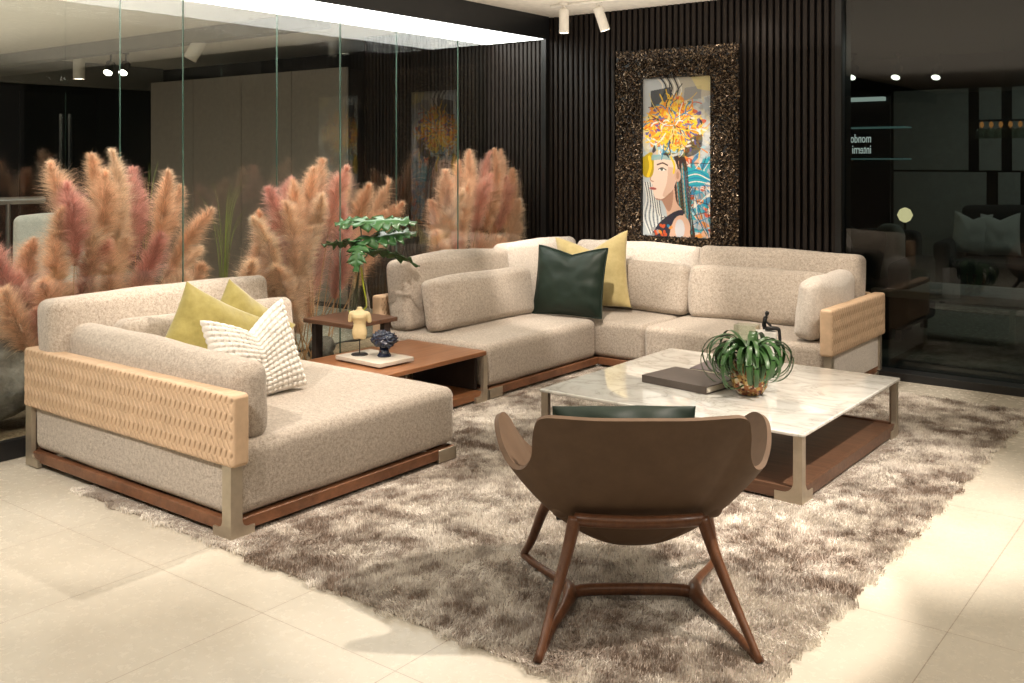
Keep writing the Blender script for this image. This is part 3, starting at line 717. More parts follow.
v, f = body_loft([(0, 0, .088, .012, .010, 1), (0, 0, .094, .034, .022, .9), (0, 0, .115, .043, .027, .9), (0, 0, .135, .042, .027, .9), (0, 0, .155, .036, .023, .9), (0, 0, .172, .034, .021, .9), (0, 0, .19, .039, .025, .85),
                  (0, -.003, .208, .044, .029, .85), (0, -.002, .223, .047, .027, .85), (0, 0, .235, .045, .021, .9), (0, 0, .243, .028, .017, 1), (0, 0, .250, .016, .014, 1), (0, 0, .262, .014, .013, 1), (0, 0, .264, .006, .006, 1)], 28)
tb.add([Vector(p) + Vector((0, -.004*math.exp(-((abs(p[0])-.018)/.012)**2-((p[2]-.213)/.012)**2) if p[1] < 0 else 0, 0)) for p in v], f)
for s_ in (-1, 1): tb.tube(spline([(s_*.030, 0, .232), (s_*.047, 0, .226), (s_*.055, .002, .20), (s_*.056, .004, .178)], 4), [.012]*4+[.014]*4+[.013]*4+[.009], 12); tb.tube([(s_*.019, 0, .12), (s_*.020, 0, .098), (s_*.020, 0, .086)], [.02, .019, .014], 12)
o = mesh_obj('torso', tb, M['plaster'], ts, smooth=180)
md = o.modifiers.new('remesh', 'REMESH'); md.mode = 'VOXEL'; md.voxel_size = .0028; md.use_smooth_shade = True
nv = thing('figurine', 'dark navy glossy curly bust ornament with short neck on the tray', 'sculpture', (-3.845, 3.865, .3275), R(20))
nv.scale = (1.22, 1.22, 1.12)
v, f = rbox((0, 0, 0), (1, 1, 1), .98, 10, 2); out = []
for p in v:
    p = Vector(p); cell = noise.voronoi(p*2.6)[0]
    d = 1 + .55*(.45-cell[0]) + .10*noise.noise(p*6)
    q = Vector((p.x*.056, p.y*.047, p.z*.042))*d; out.append(q + Vector((0, 0, .082)))
hb = MB().add(out, f); hb.lathe([(.030, 0), (.032, .006), (.022, .022), (.020, .05)], 24)
o = mesh_obj('bust', hb, M['navy'], nv, smooth=180)

# ------------------------------------------------------------------ glass vase with split leaves
VX, VY, VZ = -4.30, 4.11, .4625
vs = thing('glass_vase', 'tall clear glass bottle vase on the raised table', 'vase', (VX, VY, VZ))
outer = [(.050, 0), (.062, .006), (.068, .03), (.064, .09), (.050, .17), (.036, .24), (.029, .30), (.027, .335), (.029, .345)]
inner = [(r-.003, z) for r, z in outer[::-1] if z > .01] + [(.045, .012), (.003, .012)]
mesh_obj('bottle', MB().lathe(outer+inner, 40), M['vase_glass'], vs, smooth=60)
lf = thing('leaf_stem', 'dark green split leaves on long stems standing in the glass vase', 'plant', (VX, VY, VZ))
def split_leaf(L, W, lobes=7, droop=.25, fold=.25):
    """deeply cut leaf: y along midrib, x across. each lobe is a pointed blade joined at the midrib"""
    v = []; f = []; n = 56; nx = 5
    def wid(s): return W*(math.sin(math.pi*min(1, s*.93+.07))**.75)*(1-.25*s)
    rows = []
    for i in range(n+1):
        s = i/n; ph = (s*lobes) % 1; tooth = .42+.58*(1-abs(2*ph-1)**1.0)**.8
        sm = (s*lobes*2.3) % 1; tooth *= .86+.14*(1-abs(2*sm-1))
        w = wid(s)*tooth if i < n else .001
        row = []
        for j in range(-nx, nx+1):
            q = j/nx; x_ = q*w; sweep = abs(q)*w*.62
            y = s*L + sweep - .15*L*abs(q)**2*(1-s)*1.6
            z = -droop*L*(s**2) - fold*abs(x_) + .012*math.sin(s*26)*abs(q)**2 - .25*(x_/W)**2*W*.4
            row.append(len(v)); v.append(Vector((x_, y, z)))
        rows.append(row)
    for a, b_ in zip(rows[:-1], rows[1:]):
        for j in range(2*nx): f.append((a[j], a[j+1], b_[j+1], b_[j]))
    return v, f
leaves = [  # origin, azimuth about the vase, length, width, droop, pitch, roll
    ((.03, -.02, .575), R(-8), .34, .10, .14, R(6), R(34)), ((.03, .0, .585), R(162), .19, .085, .12, R(-2), R(-32)),
    ((.05, .0, .47), R(6), .31, .11, .10, R(12), R(34)), ((.02, -.03, .465), R(-176), .21, .075, .05, R(-4), R(28)),
    ((.06, .02, .41), R(22), .30, .075, .42, R(0), R(-28)), ((.03, -.01, .46), R(-100), .15, .09, .9, R(-20), R(0)),
    ((.03, .02, .57), R(60), .20, .08, .2, R(0), R(10))]
for off, az, L, W, dr, pit, rl in leaves:
    o = mesh_obj('leaf', split_leaf(L, W, 7, dr), M['leaf_green'], lf, smooth=180)
    o.matrix_local = Matrix.Translation(off) @ Matrix.Rotation(az + YAW - R(90), 4, 'Z') @ Matrix.Rotation(pit, 4, 'X') @ Matrix.Rotation(rl, 4, 'Y')
    md = o.modifiers.new('thick', 'SOLIDIFY'); md.thickness = .0015
e1 = Vector((math.cos(YAW), math.sin(YAW), 0)); e2 = Vector((-math.sin(YAW), math.cos(YAW), 0))
for a, top in (((-.045, .0, .02), (.03, -.02, .575)), ((-.03, .01, .02), (.05, 0, .47)), ((-.02, -.01, .03), (.06, .02, .41))):
    p0 = e1*a[0] + e2*a[1] + Vector((0, 0, a[2])); p3 = Vector(top)
    mid = e1*.004 + Vector((0, 0, .31)); mesh_obj('stalk', MB().tube(spline([p0, p0*.45+mid*.5, mid, p3*.6+mid*.4+e1*.01, p3], 6), [.0042]*25, 8), M['dark_stem'], lf)
st = thing('leaf_stem', 'lime yellow curved stalk curling inside the glass vase', 'plant', (VX, VY, VZ))
mesh_obj('stalk', MB().tube(spline([e1*-.058+Vector((0, 0, .045)), e1*-.045+Vector((0, 0, .022)), e1*-.005+Vector((0, 0, .028)), e1*.040+Vector((0, 0, .06)), e1*.044+Vector((0, 0, .10)), e1*.026+Vector((0, 0, .2)), e1*.014+Vector((0, 0, .30))], 6), .0048, 8), M['lime'], st)
st.location.z += .0

# ------------------------------------------------------------------ lounge chair (local y = facing direction)
cx_, cd_ = .378, 3.10
CH_ = thing('lounge_chair', 'taupe shell lounge chair on walnut legs, seen from behind', 'chair', (cx_*math.cos(YAW)-cd_*math.sin(YAW), cx_*math.sin(YAW)+cd_*math.cos(YAW), 0), YAW)
half = [(.0, -.262, .660), (.13, -.260, .660), (.23, -.252, .664), (.280, -.240, .663), (.306, -.224, .645), (.318, -.205, .595), (.322, -.180, .525), (.345, -.145, .487), (.378, -.105, .490), (.408, -.05, .535), (.420, .02, .580), (.408, .095, .588), (.385, .17, .55), (.345, .26, .46), (.29, .325, .40), (.18, .355, .378), (.0, .365, .374)]
hs = spline(half, 4)
ring = [Vector((-p.x, p.y, p.z)) for p in hs[::-1]][:-1] + [Vector(p) for p in hs]
ring = ring[:-1]
nr = len(ring); rings = 20; c0 = Vector((0, .02, .205))
shell_v = []; shell_f = []
for k in range(1, rings+1):
    t = k/rings
    for p in ring:
        s = math.sin(t*R(90))*.12 + t*.88
        frontness = max(0, min(1, (p.y+.1)/.4))
        zz = t**(1.72 + 1.6*frontness*(1 if p.z < .45 else .5))
        q = c0 + Vector(((p.x-c0.x)*s, (p.y-c0.y)*s, (p.z-c0.z)*zz))
        if k == rings: pass
        shell_v.append(q)
for k in range(rings-1):
    for j in range(nr):
        shell_f.append((k*nr+j, k*nr+(j+1) % nr, (k+1)*nr+(j+1) % nr, (k+1)*nr+j))
ci = len(shell_v); shell_v.append(c0)
for j in range(nr): shell_f.append((ci, (j+1) % nr, j))
sh = mesh_obj('shell', (shell_v, shell_f), M['taupe'], CH_, smooth=180)
md = sh.modifiers.new('thick', 'SOLIDIFY'); md.thickness = .016; md.offset = 1
md = sh.modifiers.new('bev', 'BEVEL'); md.width = .0074; md.segments = 3; md.limit_method = 'ANGLE'; md.angle_limit = R(50)
md = sh.modifiers.new('sub', 'SUBSURF'); md.levels = 1; md.render_levels = 2
# seat pad
mesh_obj('seat_cushion', softbox(-.26, .26, -.12, .33, .315, .375, r=.028, bulge=(0, 0, .012), seed=31, wob=.004, n=(8, 8, 2)), M['taupe'], CH_, smooth=180)
def bar(pts, rad, flat=1.0): return MB().tube(spline(pts, 8), rad, 14, True, flat)
def radii(pts, n=8): return None
for s_ in (-1, 1):
    P = spline([(s_*.190, -.150, .334), (s_*.217, -.195, .245), (s_*.262, -.270, .125), (s_*.308, -.364, .010)], 8)
    mesh_obj('rear_leg', MB().tube(P, [.021-.0105*(i/(len(P)-1)) for i in range(len(P))], 14), M['walnut_chair'], CH_, smooth=180)
    P = spline([(s_*.24, .17, .30), (s_*.275, .22, .22), (s_*.31, .29, .10), (s_*.338, .352, .025)], 8)
    mesh_obj('front_leg', MB().tube(P, [.020-.008*(i/(len(P)-1)) for i in range(len(P))], 14), M['walnut_chair'], CH_, smooth=180)
    P = spline([(s_*.308, -.362, .014), (s_*.262, -.20, .026), (s_*.212, -.07, .040), (s_*.196, .01, .046), (s_*.222, .10, .042), (s_*.29, .24, .030), (s_*.338, .352, .024)], 8)
    nP = len(P); mesh_obj('runner', MB().tube(P, [.0125+.011*math.exp(-((i/(nP-1)-.48)/.16)**2) for i in range(nP)], 14), M['walnut_chair'], CH_, smooth=180)
P = spline([(-.200, -.01, .044), (-.15, .018, .046), (0, .025, .046), (.15, .018, .046), (.200, -.01, .044)], 8)
mesh_obj('crossbar', MB().tube(P, [.019]*len(P), 14), M['walnut_chair'], CH_, smooth=180)
P = spline([(-.190, -.150, .330), (-.12, -.172, .332), (0, -.180, .331), (.12, -.172, .332), (.190, -.150, .330)], 8)
mesh_obj('top_rail', MB().tube(P, [.019]*len(P), 14), M['walnut_chair'], CH_, smooth=180)
mesh_obj('under_bracket', MB().rbox(-.235, .235, .10, .14, .235, .262, r=.004), M['black'], CH_)
cp = throw('throw_pillow', 'dark green pillow in the lounge chair, its top peeking over the back', pillow_geo(.44, .30, .13, seed=21, pinch=.02), M['green_leather'], CH_.matrix_basis @ Vector((-.035, -.02, .350)), YAW+R(180), R(9))

# ------------------------------------------------------------------ rug
RX0, RX1, RY0, RY1 = -4.02, -1.045, 2.175, 6.09
rug = thing('rug', 'large shaggy taupe and cream rug under the coffee table and chair', 'rug', (0, 0, 0))
mesh_obj('backing', B(RX0+.02, RX1-.02, RY0+.02, RY1-.02, 0.0005, .008, r=.001, m=1), plain('rug_backing', (.30, .25, .21), .9), rug)
def fbm(x, y, sc_, seed, o=3):
    out = np.zeros_like(x); amp = 1; tot = 0
    r_ = np.random.default_rng(seed)
    for k in range(o):
        for q in range(5):
            th = r_.uniform(0, 2*np.pi); ph = r_.uniform(0, 6.28); f_ = sc_*(2**k)*r_.uniform(.7, 1.4)
            out += amp*np.sin(f_*(x*np.cos(th)+y*np.sin(th)) + ph + 1.3*np.sin(f_*.6*(x*np.sin(th)-y*np.cos(th))+ph*2))
        tot += amp*5**.5; amp *= .62
    return out/tot
nt_ = 150000
tx = rng.uniform(RX0, RX1, nt_); tyy = rng.uniform(RY0, RY1, nt_)
wob = .012*np.sin(tyy*23)+.008*np.sin(tyy*61+1); wob2 = .012*np.sin(tx*21)+.008*np.sin(tx*57+2)
tx = np.where(tx > RX1-.12, tx+wob, tx); tyy = np.where(tyy < RY0+.12, tyy+wob2, tyy)
th = 3.0*fbm(tx, tyy, 13, 5)+rng.normal(0, .9, nt_); lean = .34+.32*fbm(tx, tyy, 14, 9)
tone = np.clip(.62+.38*fbm(tx, tyy, 4.5, 11, 2)+.62*fbm(tx, tyy, 26, 12, 3)+rng.normal(0, .12, nt_), 0, 1)
ca = np.array([.27, .20, .155]); cb_ = np.array([.94, .89, .82])
per = 4; Vv = []; Cc = []
nb = nt_*per; bx = np.repeat(tx, per)+rng.normal(0, .006, nb); by = np.repeat(tyy, per)+rng.normal(0, .006, nb)
bth = np.repeat(th, per)+rng.normal(0, .45, nb); bl = np.clip(np.repeat(lean, per)+rng.normal(0, .18, nb), .1, 1.1)
bt = np.clip(np.repeat(tone, per)+rng.normal(0, .07, nb), 0, 1); Lh = rng.uniform(.013, .023, nb); ww = rng.uniform(.0010, .0019, nb)
# the pile lies pressed down under and right beside the furniture
flat_ = np.zeros(nb)
for (x0_, x1_, y0_, y1_) in ((-4.6, -3.0, 2.23, 3.52), (-4.6, -3.58, 3.5, 5.65), (-2.82, -1.48, 3.86, 5.19), (-4.6, -1.98, 5.6, 6.5)):
    dx_ = np.maximum(np.maximum(x0_-bx, bx-x1_), 0); dy_ = np.maximum(np.maximum(y0_-by, by-y1_), 0); flat_ = np.maximum(flat_, np.exp(-(np.hypot(dx_, dy_)/.045)**2))
for (fx_, fy2_) in ((-.308, -.364), (.308, -.364), (-.338, .352), (.338, .352), (0, .02)):
    gx_ = CH_.location.x+fx_*math.cos(YAW)-fy2_*math.sin(YAW); gy_ = CH_.location.y+fx_*math.sin(YAW)+fy2_*math.cos(YAW)
    flat_ = np.maximum(flat_, np.exp(-(np.hypot(bx-gx_, by-gy_)/.05)**2))
hfac = 1-.72*flat_
perp = rng.uniform(0, np.pi, nb); px_ = np.cos(perp)*ww; py_ = np.sin(perp)*ww
pts = []
for q, (fr, up) in enumerate(((0, 0), (.30, .62), (1, 1))):
    cxq = bx+np.cos(bth)*Lh*fr*bl*.95; cyq = by+np.sin(bth)*Lh*fr*bl*.95; czq = .006+Lh*up*np.clip(1-.62*bl, .25, 1)*(1 if q < 2 else .95)*hfac
    w_ = (1, .95, .35)[q]
    pts.append(np.stack([cxq-px_*w_, cyq-py_*w_, czq], 1)); pts.append(np.stack([cxq+px_*w_, cyq+py_*w_, czq], 1))
V = np.stack(pts, 1).reshape(-1, 3); base_i = (np.arange(nb)*6)[:, None]
F = np.concatenate([base_i+np.array([[0, 1, 3, 2]]), base_i+np.array([[2, 3, 5, 4]])], 0)
cc = ca+(cb_-ca)*bt[:, None]; cc = np.repeat(cc, 6, 0)
big_mesh('pile', V, F, M['pile'], rug, cc)['kind'] = 'stuff'

# ------------------------------------------------------------------ framed portrait
FR = thing('framed_picture', 'tall abstract floral portrait in a wide bronze chip mosaic frame', 'picture', (-3.50, WY-.02, 1.4))
fy = WY-.025; _q = fy-.05
fx0, fx1, fz0, fz1 = onY(616.5, 60, _q).x, onY(738.5, 60, _q).x, .60, onY(678, 47.5, _q).z
ax0, ax1, az0, az1 = onY(641.8, 80, _q).x, onY(710.5, 80, _q).x, onY(677, 237, _q).z, onY(676, 77, _q).z
mb = MB()
for a in ((fx0, ax0, fz0, fz1), (ax1, fx1, fz0, fz1), (ax0, ax1, fz0, az0), (ax0, ax1, az1, fz1)): mb.rbox(a[0], a[1], fy-.05, fy+.01, a[2], a[3], r=.002, m=1)
fr_ = part('frame', mb, M['black'], FR)
cr = np.random.default_rng(4); cv = []; cf = []
cnt = 0
while cnt < 9000:
    x = cr.uniform(fx0, fx1); z = cr.uniform(fz0, fz1)
    if ax0-.004 < x < ax1+.004 and az0-.004 < z < az1+.004: continue
    L = cr.uniform(.006, .016); W_ = cr.uniform(.003, .007); D = cr.uniform(.004, .014); an = cr.uniform(0, math.pi); tz = cr.uniform(-.5, .5)
    y0 = fy-.05; c_, s_ = math.cos(an), math.sin(an); o = len(cv)
    for (a, b_, h_) in ((-1, -1, 0), (1, -1, 0), (1, 1, 0), (-1, 1, 0)): cv.append((x+(a*L*c_-b_*W_*s_), y0+.002, z+(a*L*s_+b_*W_*c_)))
    k1 = .6
    for (a, b_) in ((-1, -1), (1, -1), (1, 1), (-1, 1)): cv.append((x+(a*L*k1*c_-b_*W_*k1*s_), y0-D*(1+tz*a), z+(a*L*k1*s_+b_*W_*k1*c_)))
    cf += [(o+4, o+5, o+6, o+7), (o, o+1, o+5, o+4), (o+1, o+2, o+6, o+5), (o+2, o+3, o+7, o+6), (o+3, o, o+4, o+7)]
    cnt += 1
o = part('mosaic', (cv, cf), M['chips'], FR, smooth=20); o['kind'] = 'stuff'
o = part('inner_bead', MB().rbox(ax0-.006, ax0, fy-.056, fy-.03, az0, az1, r=.001, m=1).rbox(ax1, ax1+.006, fy-.056, fy-.03, az0, az1, r=.001, m=1).rbox(ax0, ax1, fy-.056, fy-.03, az0-.006, az0, r=.001, m=1).rbox(ax0, ax1, fy-.056, fy-.03, az1, az1+.006, r=.001, m=1), M['black'], FR)
# the print : u right, v down, painted shape over shape
AW, AH = 190, 398
uu, vv = np.meshgrid((np.arange(AW)+.5)/AW, (np.arange(AH)+.5)/AH)
asp = 2.1
img = np.zeros((AH, AW, 3)); img[:] = (.42, .46, .50)
def blend(mask, c, a=1.0):
    global img
    mk = (mask*a)[..., None]; img = img*(1-mk)+np.array(c)*mk
def poly(pts):
    pts = [(p[0], p[1]) for p in pts]; ins = np.zeros(uu.shape, bool); n_ = len(pts)
    for i in range(n_):
        (x1, y1), (x2, y2) = pts[i], pts[(i+1) % n_]
        if y1 == y2: continue
        cnd = ((y1 > vv) != (y2 > vv)) & (uu < (x2-x1)*(vv-y1)/(y2-y1)+x1); ins ^= cnd
    return ins.astype(float)
def ell(cx, cy, rx, ry, an=0):
    dx = uu-cx; dy = (vv-cy)*asp; c_, s_ = math.cos(an), math.sin(an)
    return (((dx*c_+dy*s_)/rx)**2+((-dx*s_+dy*c_)/ry)**2 < 1).astype(float)
def smooth_poly(pts, n=6):
    P = spline([(p[0], p[1], 0) for p in pts]+[(pts[0][0], pts[0][1], 0)], n); return poly([(p.x, p.y) for p in P])
def stroke(pts, w, c, a=1):
    P = spline([(p[0], p[1]*asp, 0) for p in pts], 8); dmin = np.full(uu.shape, 9.)
    for p, q in zip(P[:-1], P[1:]):
        d = q-p; L2 = max(1e-9, d.x*d.x+d.y*d.y); t = np.clip(((uu-p.x)*d.x+(vv*asp-p.y)*d.y)/L2, 0, 1)
        dmin = np.minimum(dmin, np.hypot(uu-p.x-t*d.x, vv*asp-p.y-t*d.y))
    blend((dmin < w).astype(float), c, a)
ar = random.Random(11)
pal = dict(or_=(.80, .28, .02), ye=(.86, .55, .03), ye2=(.75, .62, .20), wh=(.78, .76, .70), bl=(.02, .22, .42), te=(.03, .38, .48), lb=(.35, .58, .68), rd=(.62, .10, .03), bk=(.02, .02, .025), gy=(.30, .30, .30), pu=(.12, .10, .30), gr=(.16, .18, .06), pe=(.75, .45, .30))
# top background
for k in range(260): blend(ell(ar.uniform(0, 1), ar.uniform(0, .55), ar.uniform(.03, .12), ar.uniform(.01, .05), ar.uniform(0, 3)), pal[ar.choice(['wh', 'gy', 'lb', 'ye2', 'wh', 'pe', 'gy'])], .35)
blend(poly([(0, 0), (1, 0), (1, .12), (0, .2)]), (.50, .47, .40)); blend(ell(.12, .08, .22, .35), (.52, .56, .60))
for k in range(7): stroke([(.20+.05*k, -.01), (.30+.045*k, .05+.004*k), (.25+.05*k, .12)], .010, pal['bk'] if k % 2 else pal['wh'])
blend(poly([(.12, .08), (.42, .06), (.44, .16), (.13, .20)]), pal['bk'], .9); blend(poly([(.62, .07), (.86, .06), (.85, .14), (.60, .15)]), pal['gy'])
blend(poly([(.7, .0), (1, 0), (1, .1), (.8, .08)]), pal['ye2'], .6)
# right hand side teal and white shards
for k in range(120):
    cx = ar.uniform(.62, 1.0); cy = ar.uniform(.50, 1.0); c = pal[ar.choice(['te', 'te', 'bl', 'lb', 'wh', 'or_', 'gy', 'rd', 'pe', 'te'])]
    blend(ell(cx, cy, ar.uniform(.02, .10), ar.uniform(.02, .05), ar.uniform(0, 3.1)), c, .9)
for k in range(40): stroke([(ar.uniform(.6, 1), ar.uniform(.5, 1)), (ar.uniform(.6, 1), ar.uniform(.5, 1))], .006, pal[ar.choice(['wh', 'bk', 'bl'])], .8)
blend(smooth_poly([(.66, .56), (.95, .60), (.90, .67), (.68, .68), (.60, .62)]), pal['te'])
for k in range(5): stroke([(.62+.02*k, .60+.02*k), (.80, .585+.022*k), (.98, .63+.012*k)], .007, pal['wh'] if k % 2 else pal['bl'])
# lower left: pale swirls
blend(poly([(0, .6), (.25, .6), (.4, .95), (0, 1)]), (.45, .50, .53))
for k in range(12): stroke([(.02+.018*k, .66), (.06+.02*k, .76+.01*k), (.01+.03*k, .88), (.10+.02*k, .985)], .006, pal['bk'] if k % 2 else pal['wh'], .85)
# hair
blend(smooth_poly([(.42, .50), (.62, .50), (.68, .68), (.72, .85), (.76, 1.02), (.52, 1.02), (.46, .82), (.44, .68)]), (.05, .03, .025))
for k in range(60):
    a = ar.uniform(.48, .66); stroke([(a, .52+ar.uniform(0, .1)), (a+.03, .72), (a+.07, ar.uniform(.85, 1))], .004, pal[ar.choice(['bk', 'gr', 'pu', 'pe', 'bk', 'te'])], .7)
# neck, shoulder, top
skin = (.62, .40, .30); skl = (.80, .62, .52); skd = (.36, .19, .13)
blend(smooth_poly([(.24, .74), (.44, .66), (.50, .78), (.60, .84), (.66, .92), (.68, 1.02), (.30, 1.02), (.36, .90), (.34, .82)]), skin)
blend(smooth_poly([(.26, .755), (.44, .70), (.44, .80), (.38, .84)]), skd, .8)
blend(smooth_poly([(.10, 1.02), (.24, .92), (.44, .85), (.58, .83), (.60, .86), (.44, .92), (.36, 1.02)]), (.03, .03, .045))
blend(ell(.57, .94, .13, .16), skin); blend(ell(.55, .95, .07, .13), (.55, .60, .66), .8)
for k in range(14): blend(ell(ar.uniform(.14, .42), ar.uniform(.93, .995), .03, .02, ar.uniform(0, 3)), pal[ar.choice(['or_', 'bl', 'gy', 'rd'])], .8)
# face in three quarter view, looking left
blend(smooth_poly([(.10, .52), (.28, .49), (.44, .50), (.52, .58), (.49, .66), (.42, .72), (.30, .765), (.20, .765), (.165, .735), (.155, .71), (.14, .695), (.15, .68), (.125, .66), (.105, .645), (.13, .61), (.11, .57)]), skl)
blend(smooth_poly([(.38, .56), (.50, .58), (.47, .68), (.36, .745), (.30, .74), (.36, .66)]), skin, .75)
blend(ell(.52, .615, .045, .085), skin); blend(ell(.52, .615, .022, .05), skd, .7)
stroke([(.22, .548), (.30, .538), (.37, .552)], .010, (.10, .06, .04)); blend(ell(.29, .577, .050, .022), (.93, .9, .88)); blend(ell(.285, .577, .020, .022), (.10, .12, .10)); stroke([(.235, .578), (.29, .567), (.35, .582)], .006, (.04, .03, .03))
stroke([(.13, .60), (.12, .645), (.16, .655)], .008, skd, .8); blend(ell(.155, .70, .055, .018, .1), (.50, .14, .12)); stroke([(.12, .702), (.20, .700)], .005, (.25, .06, .05))
stroke([(.20, .765), (.30, .768), (.42, .725)], .010, skd, .8)
# yellow drape over the left eye and forehead
blend(smooth_poly([(.0, .50), (.14, .47), (.17, .56), (.14, .62), (.05, .63), (0, .60)]), (.45, .33, .02)); stroke([(.10, .50), (.12, .56), (.08, .62)], .02, pal['ye'])
blend(smooth_poly([(.14, .485), (.42, .49), (.46, .52), (.30, .515), (.14, .52)]), (.20, .42, .44), .8)
stroke([(.42, .50), (.47, .55), (.46, .60)], .014, pal['ye'])
# the great flower headdress
for k in range(1500):
    r_ = (1-k/1500)**.6*ar.uniform(.55, 1.08); a = ar.uniform(0, 2*math.pi); cx = .46+.42*r_*math.cos(a); cy = .31+.17*r_*math.sin(a)
    if cy > .51 or cy < .02: continue
    c = pal[ar.choice(['or_', 'or_', 'ye', 'ye', 'or_', 'ye2', 'or_', 'ye', 'rd', 'gr', 'pu', 'ye2'] if cy < .42 else ['ye', 'ye2', 'wh', 'gr', 'bk', 'or_', 'gr', 'lb', 'ye2'])]
    blend(ell(cx, cy, ar.uniform(.02, .085), ar.uniform(.010, .035), ar.uniform(0, 3.14)), c, .92)
for k in range(110):
    a = ar.uniform(0, 2*math.pi); r0 = ar.uniform(0, 1.0); cx = .46+.40*r0*math.cos(a); cy = .30+.19*r0*math.sin(a); l = ar.uniform(.05, .22)
    a2 = a+ar.uniform(-.8, .8); a3 = a2+ar.uniform(-1.2, 1.2)
    p1_ = (cx+l*math.cos(a2)*.6, cy+l*math.sin(a2)*.3); p2_ = (p1_[0]+l*math.cos(a3)*.6, p1_[1]+l*math.sin(a3)*.3)
    if max(cy, p1_[1], p2_[1]) > .52: continue
    stroke([(cx, cy), p1_, p2_], ar.uniform(.003, .009), pal[ar.choice(['ye', 'or_', 'bk', 'wh', 'ye', 'ye2', 'bl', 'rd', 'ye'])], .95)
blend(smooth_poly([(.70, .38), (.86, .36), (.84, .46), (.66, .50), (.62, .46)]), pal['bk'], .8); 
for k in range(24): blend(ell(ar.uniform(.64, .9), ar.uniform(.26, .50), ar.uniform(.01, .05), .014, ar.uniform(0, 3)), pal[ar.choice(['bk', 'pu', 'lb', 'wh', 'rd'])], .9)
img = np.clip(img + np.random.default_rng(2).normal(0, .012, img.shape), 0, 1)
# one small quad per painted cell, vertex colours per cell corner
gxv = np.linspace(ax0, ax1, AW); gzv = np.linspace(az1, az0, AH)
GXX, GZZ = np.meshgrid(gxv, gzv); V = np.stack([GXX.ravel(), np.full(GXX.size, fy-.034), GZZ.ravel()], 1)
ii = np.arange(AW*AH).reshape(AH, AW); F = np.stack([ii[:-1, :-1].ravel(), ii[1:, :-1].ravel(), ii[1:, 1:].ravel(), ii[:-1, 1:].ravel()], 1)
cn = big_mesh('canvas', V, F, M['art'], FR, img.reshape(-1, 3)); cn.matrix_parent_inverse = Matrix.Translation(-Vector(FR.location))

# ------------------------------------------------------------------ pampas grass
def plume_mesh(L, width, seed, total, nstr=8500, tilt=.0):
    r = np.random.default_rng(seed); n = nstr
    s = r.uniform(0, 1, n)**.92                                  # 0 bottom of the plume, 1 tip
    bend = lambda q: np.stack([tilt*(q**2)*L, .3*tilt*np.sin(q*3)*L, q*L + (total-L)], -1)
    env = np.clip(np.sin(np.pi*np.clip(s*.86+.12, 0, 1))**.8, .08, 1)*width
    # side branches: strands cluster into wisps
    nw = 150; wa = r.uniform(0, 2*np.pi, nw); ws = np.sort(r.uniform(0, 1, nw)); wi = r.integers(0, nw, n); s = np.clip(ws[wi]+r.normal(0, .02, n), 0, 1)
    env = np.clip(np.sin(np.pi*np.clip(s*.84+.10, 0, 1))**.85, .06, 1)*width
    a = wa[wi]+r.normal(0, .45, n); ln = env*r.uniform(.7, 1.75, n)+.012; el = r.normal(.75, .22, n)*(1-.0*s)
    p0 = bend(s); d = np.stack([np.cos(a)*np.cos(el*1.35), np.sin(a)*np.cos(el*1.35), np.sin(el*1.35)], -1)
    u0 = r.uniform(0, .55, n)[:, None]*d*ln[:, None]*.9
    p0 = p0+u0; ln2 = ln*r.uniform(.5, 1, n)
    curl = np.stack([np.cos(a), np.sin(a), np.zeros(n)], -1)
    jit = r.normal(0, .18, (n, 3))
    p1 = p0+(d+jit*.6)*ln2[:, None]*.5; p2 = p1+(d*.75+curl*.45+jit*1.3-np.array([0, 0, .18]))*ln2[:, None]*.5
    side = np.cross(d, r.normal(0, 1, (n, 3))); side /= np.linalg.norm(side, axis=1)[:, None]+1e-9; w = r.uniform(.0004, .0011, n)[:, None]
    V = np.stack([p0-side*w, p0+side*w, p1-side*w*.8, p1+side*w*.8, p2-side*w*.15, p2+side*w*.15], 1).reshape(-1, 3)
    b_ = (np.arange(n)*6)[:, None]; F = np.concatenate([b_+np.array([[0, 1, 3, 2]]), b_+np.array([[2, 3, 5, 4]])], 0)
    k = np.clip(.92+.16*r.normal(0, 1, n)+.25*(r.uniform(0, 1, nw)[wi]-.5), .35, 1.25)
    C = np.repeat(np.stack([k, k, k], 1), 6, 0)
    return V, F, np.clip(C, 0, 1.25)
VAR = []
for i, (L, wd, tot, tl) in enumerate([(.52, .058, 1.35, .10), (.46, .066, 1.30, -.14), (.56, .052, 1.40, .18), (.44, .070, 1.00, .12), (.48, .060, 1.05, -.2), (.40, .072, .75, .15), (.42, .064, .70, -.12)]):
    V, F, C = plume_mesh(L, wd, 40+i, tot, tilt=tl)
    root = bpy.data.objects.new('pampas_plume', None); root.empty_display_size = .1
    me_o = big_mesh('plume', V, F, M['plume'], None, C, smooth=True)
    stp = [(0, 0, 0), (.004, .003, tot*.4), (0, 0, tot-L), (tl*.25*L, .1*tl*L, tot-L+.5*L), (tl*.8*L, .05*tl*L, tot-.10*L)]
    so = mesh_obj('stem', MB().tube(spline(stp, 4), [.0036-.0026*(k/16) for k in range(17)], 6, False), M['stem'], None, smooth=180)
    VAR.append((root, me_o, so, tot))
cols = [(.93, .66, .46), (.95, .72, .53), (.92, .62, .43), (.95, .75, .57), (.90, .56, .45), (.84, .49, .42), (.95, .69, .50), (.92, .65, .46)]
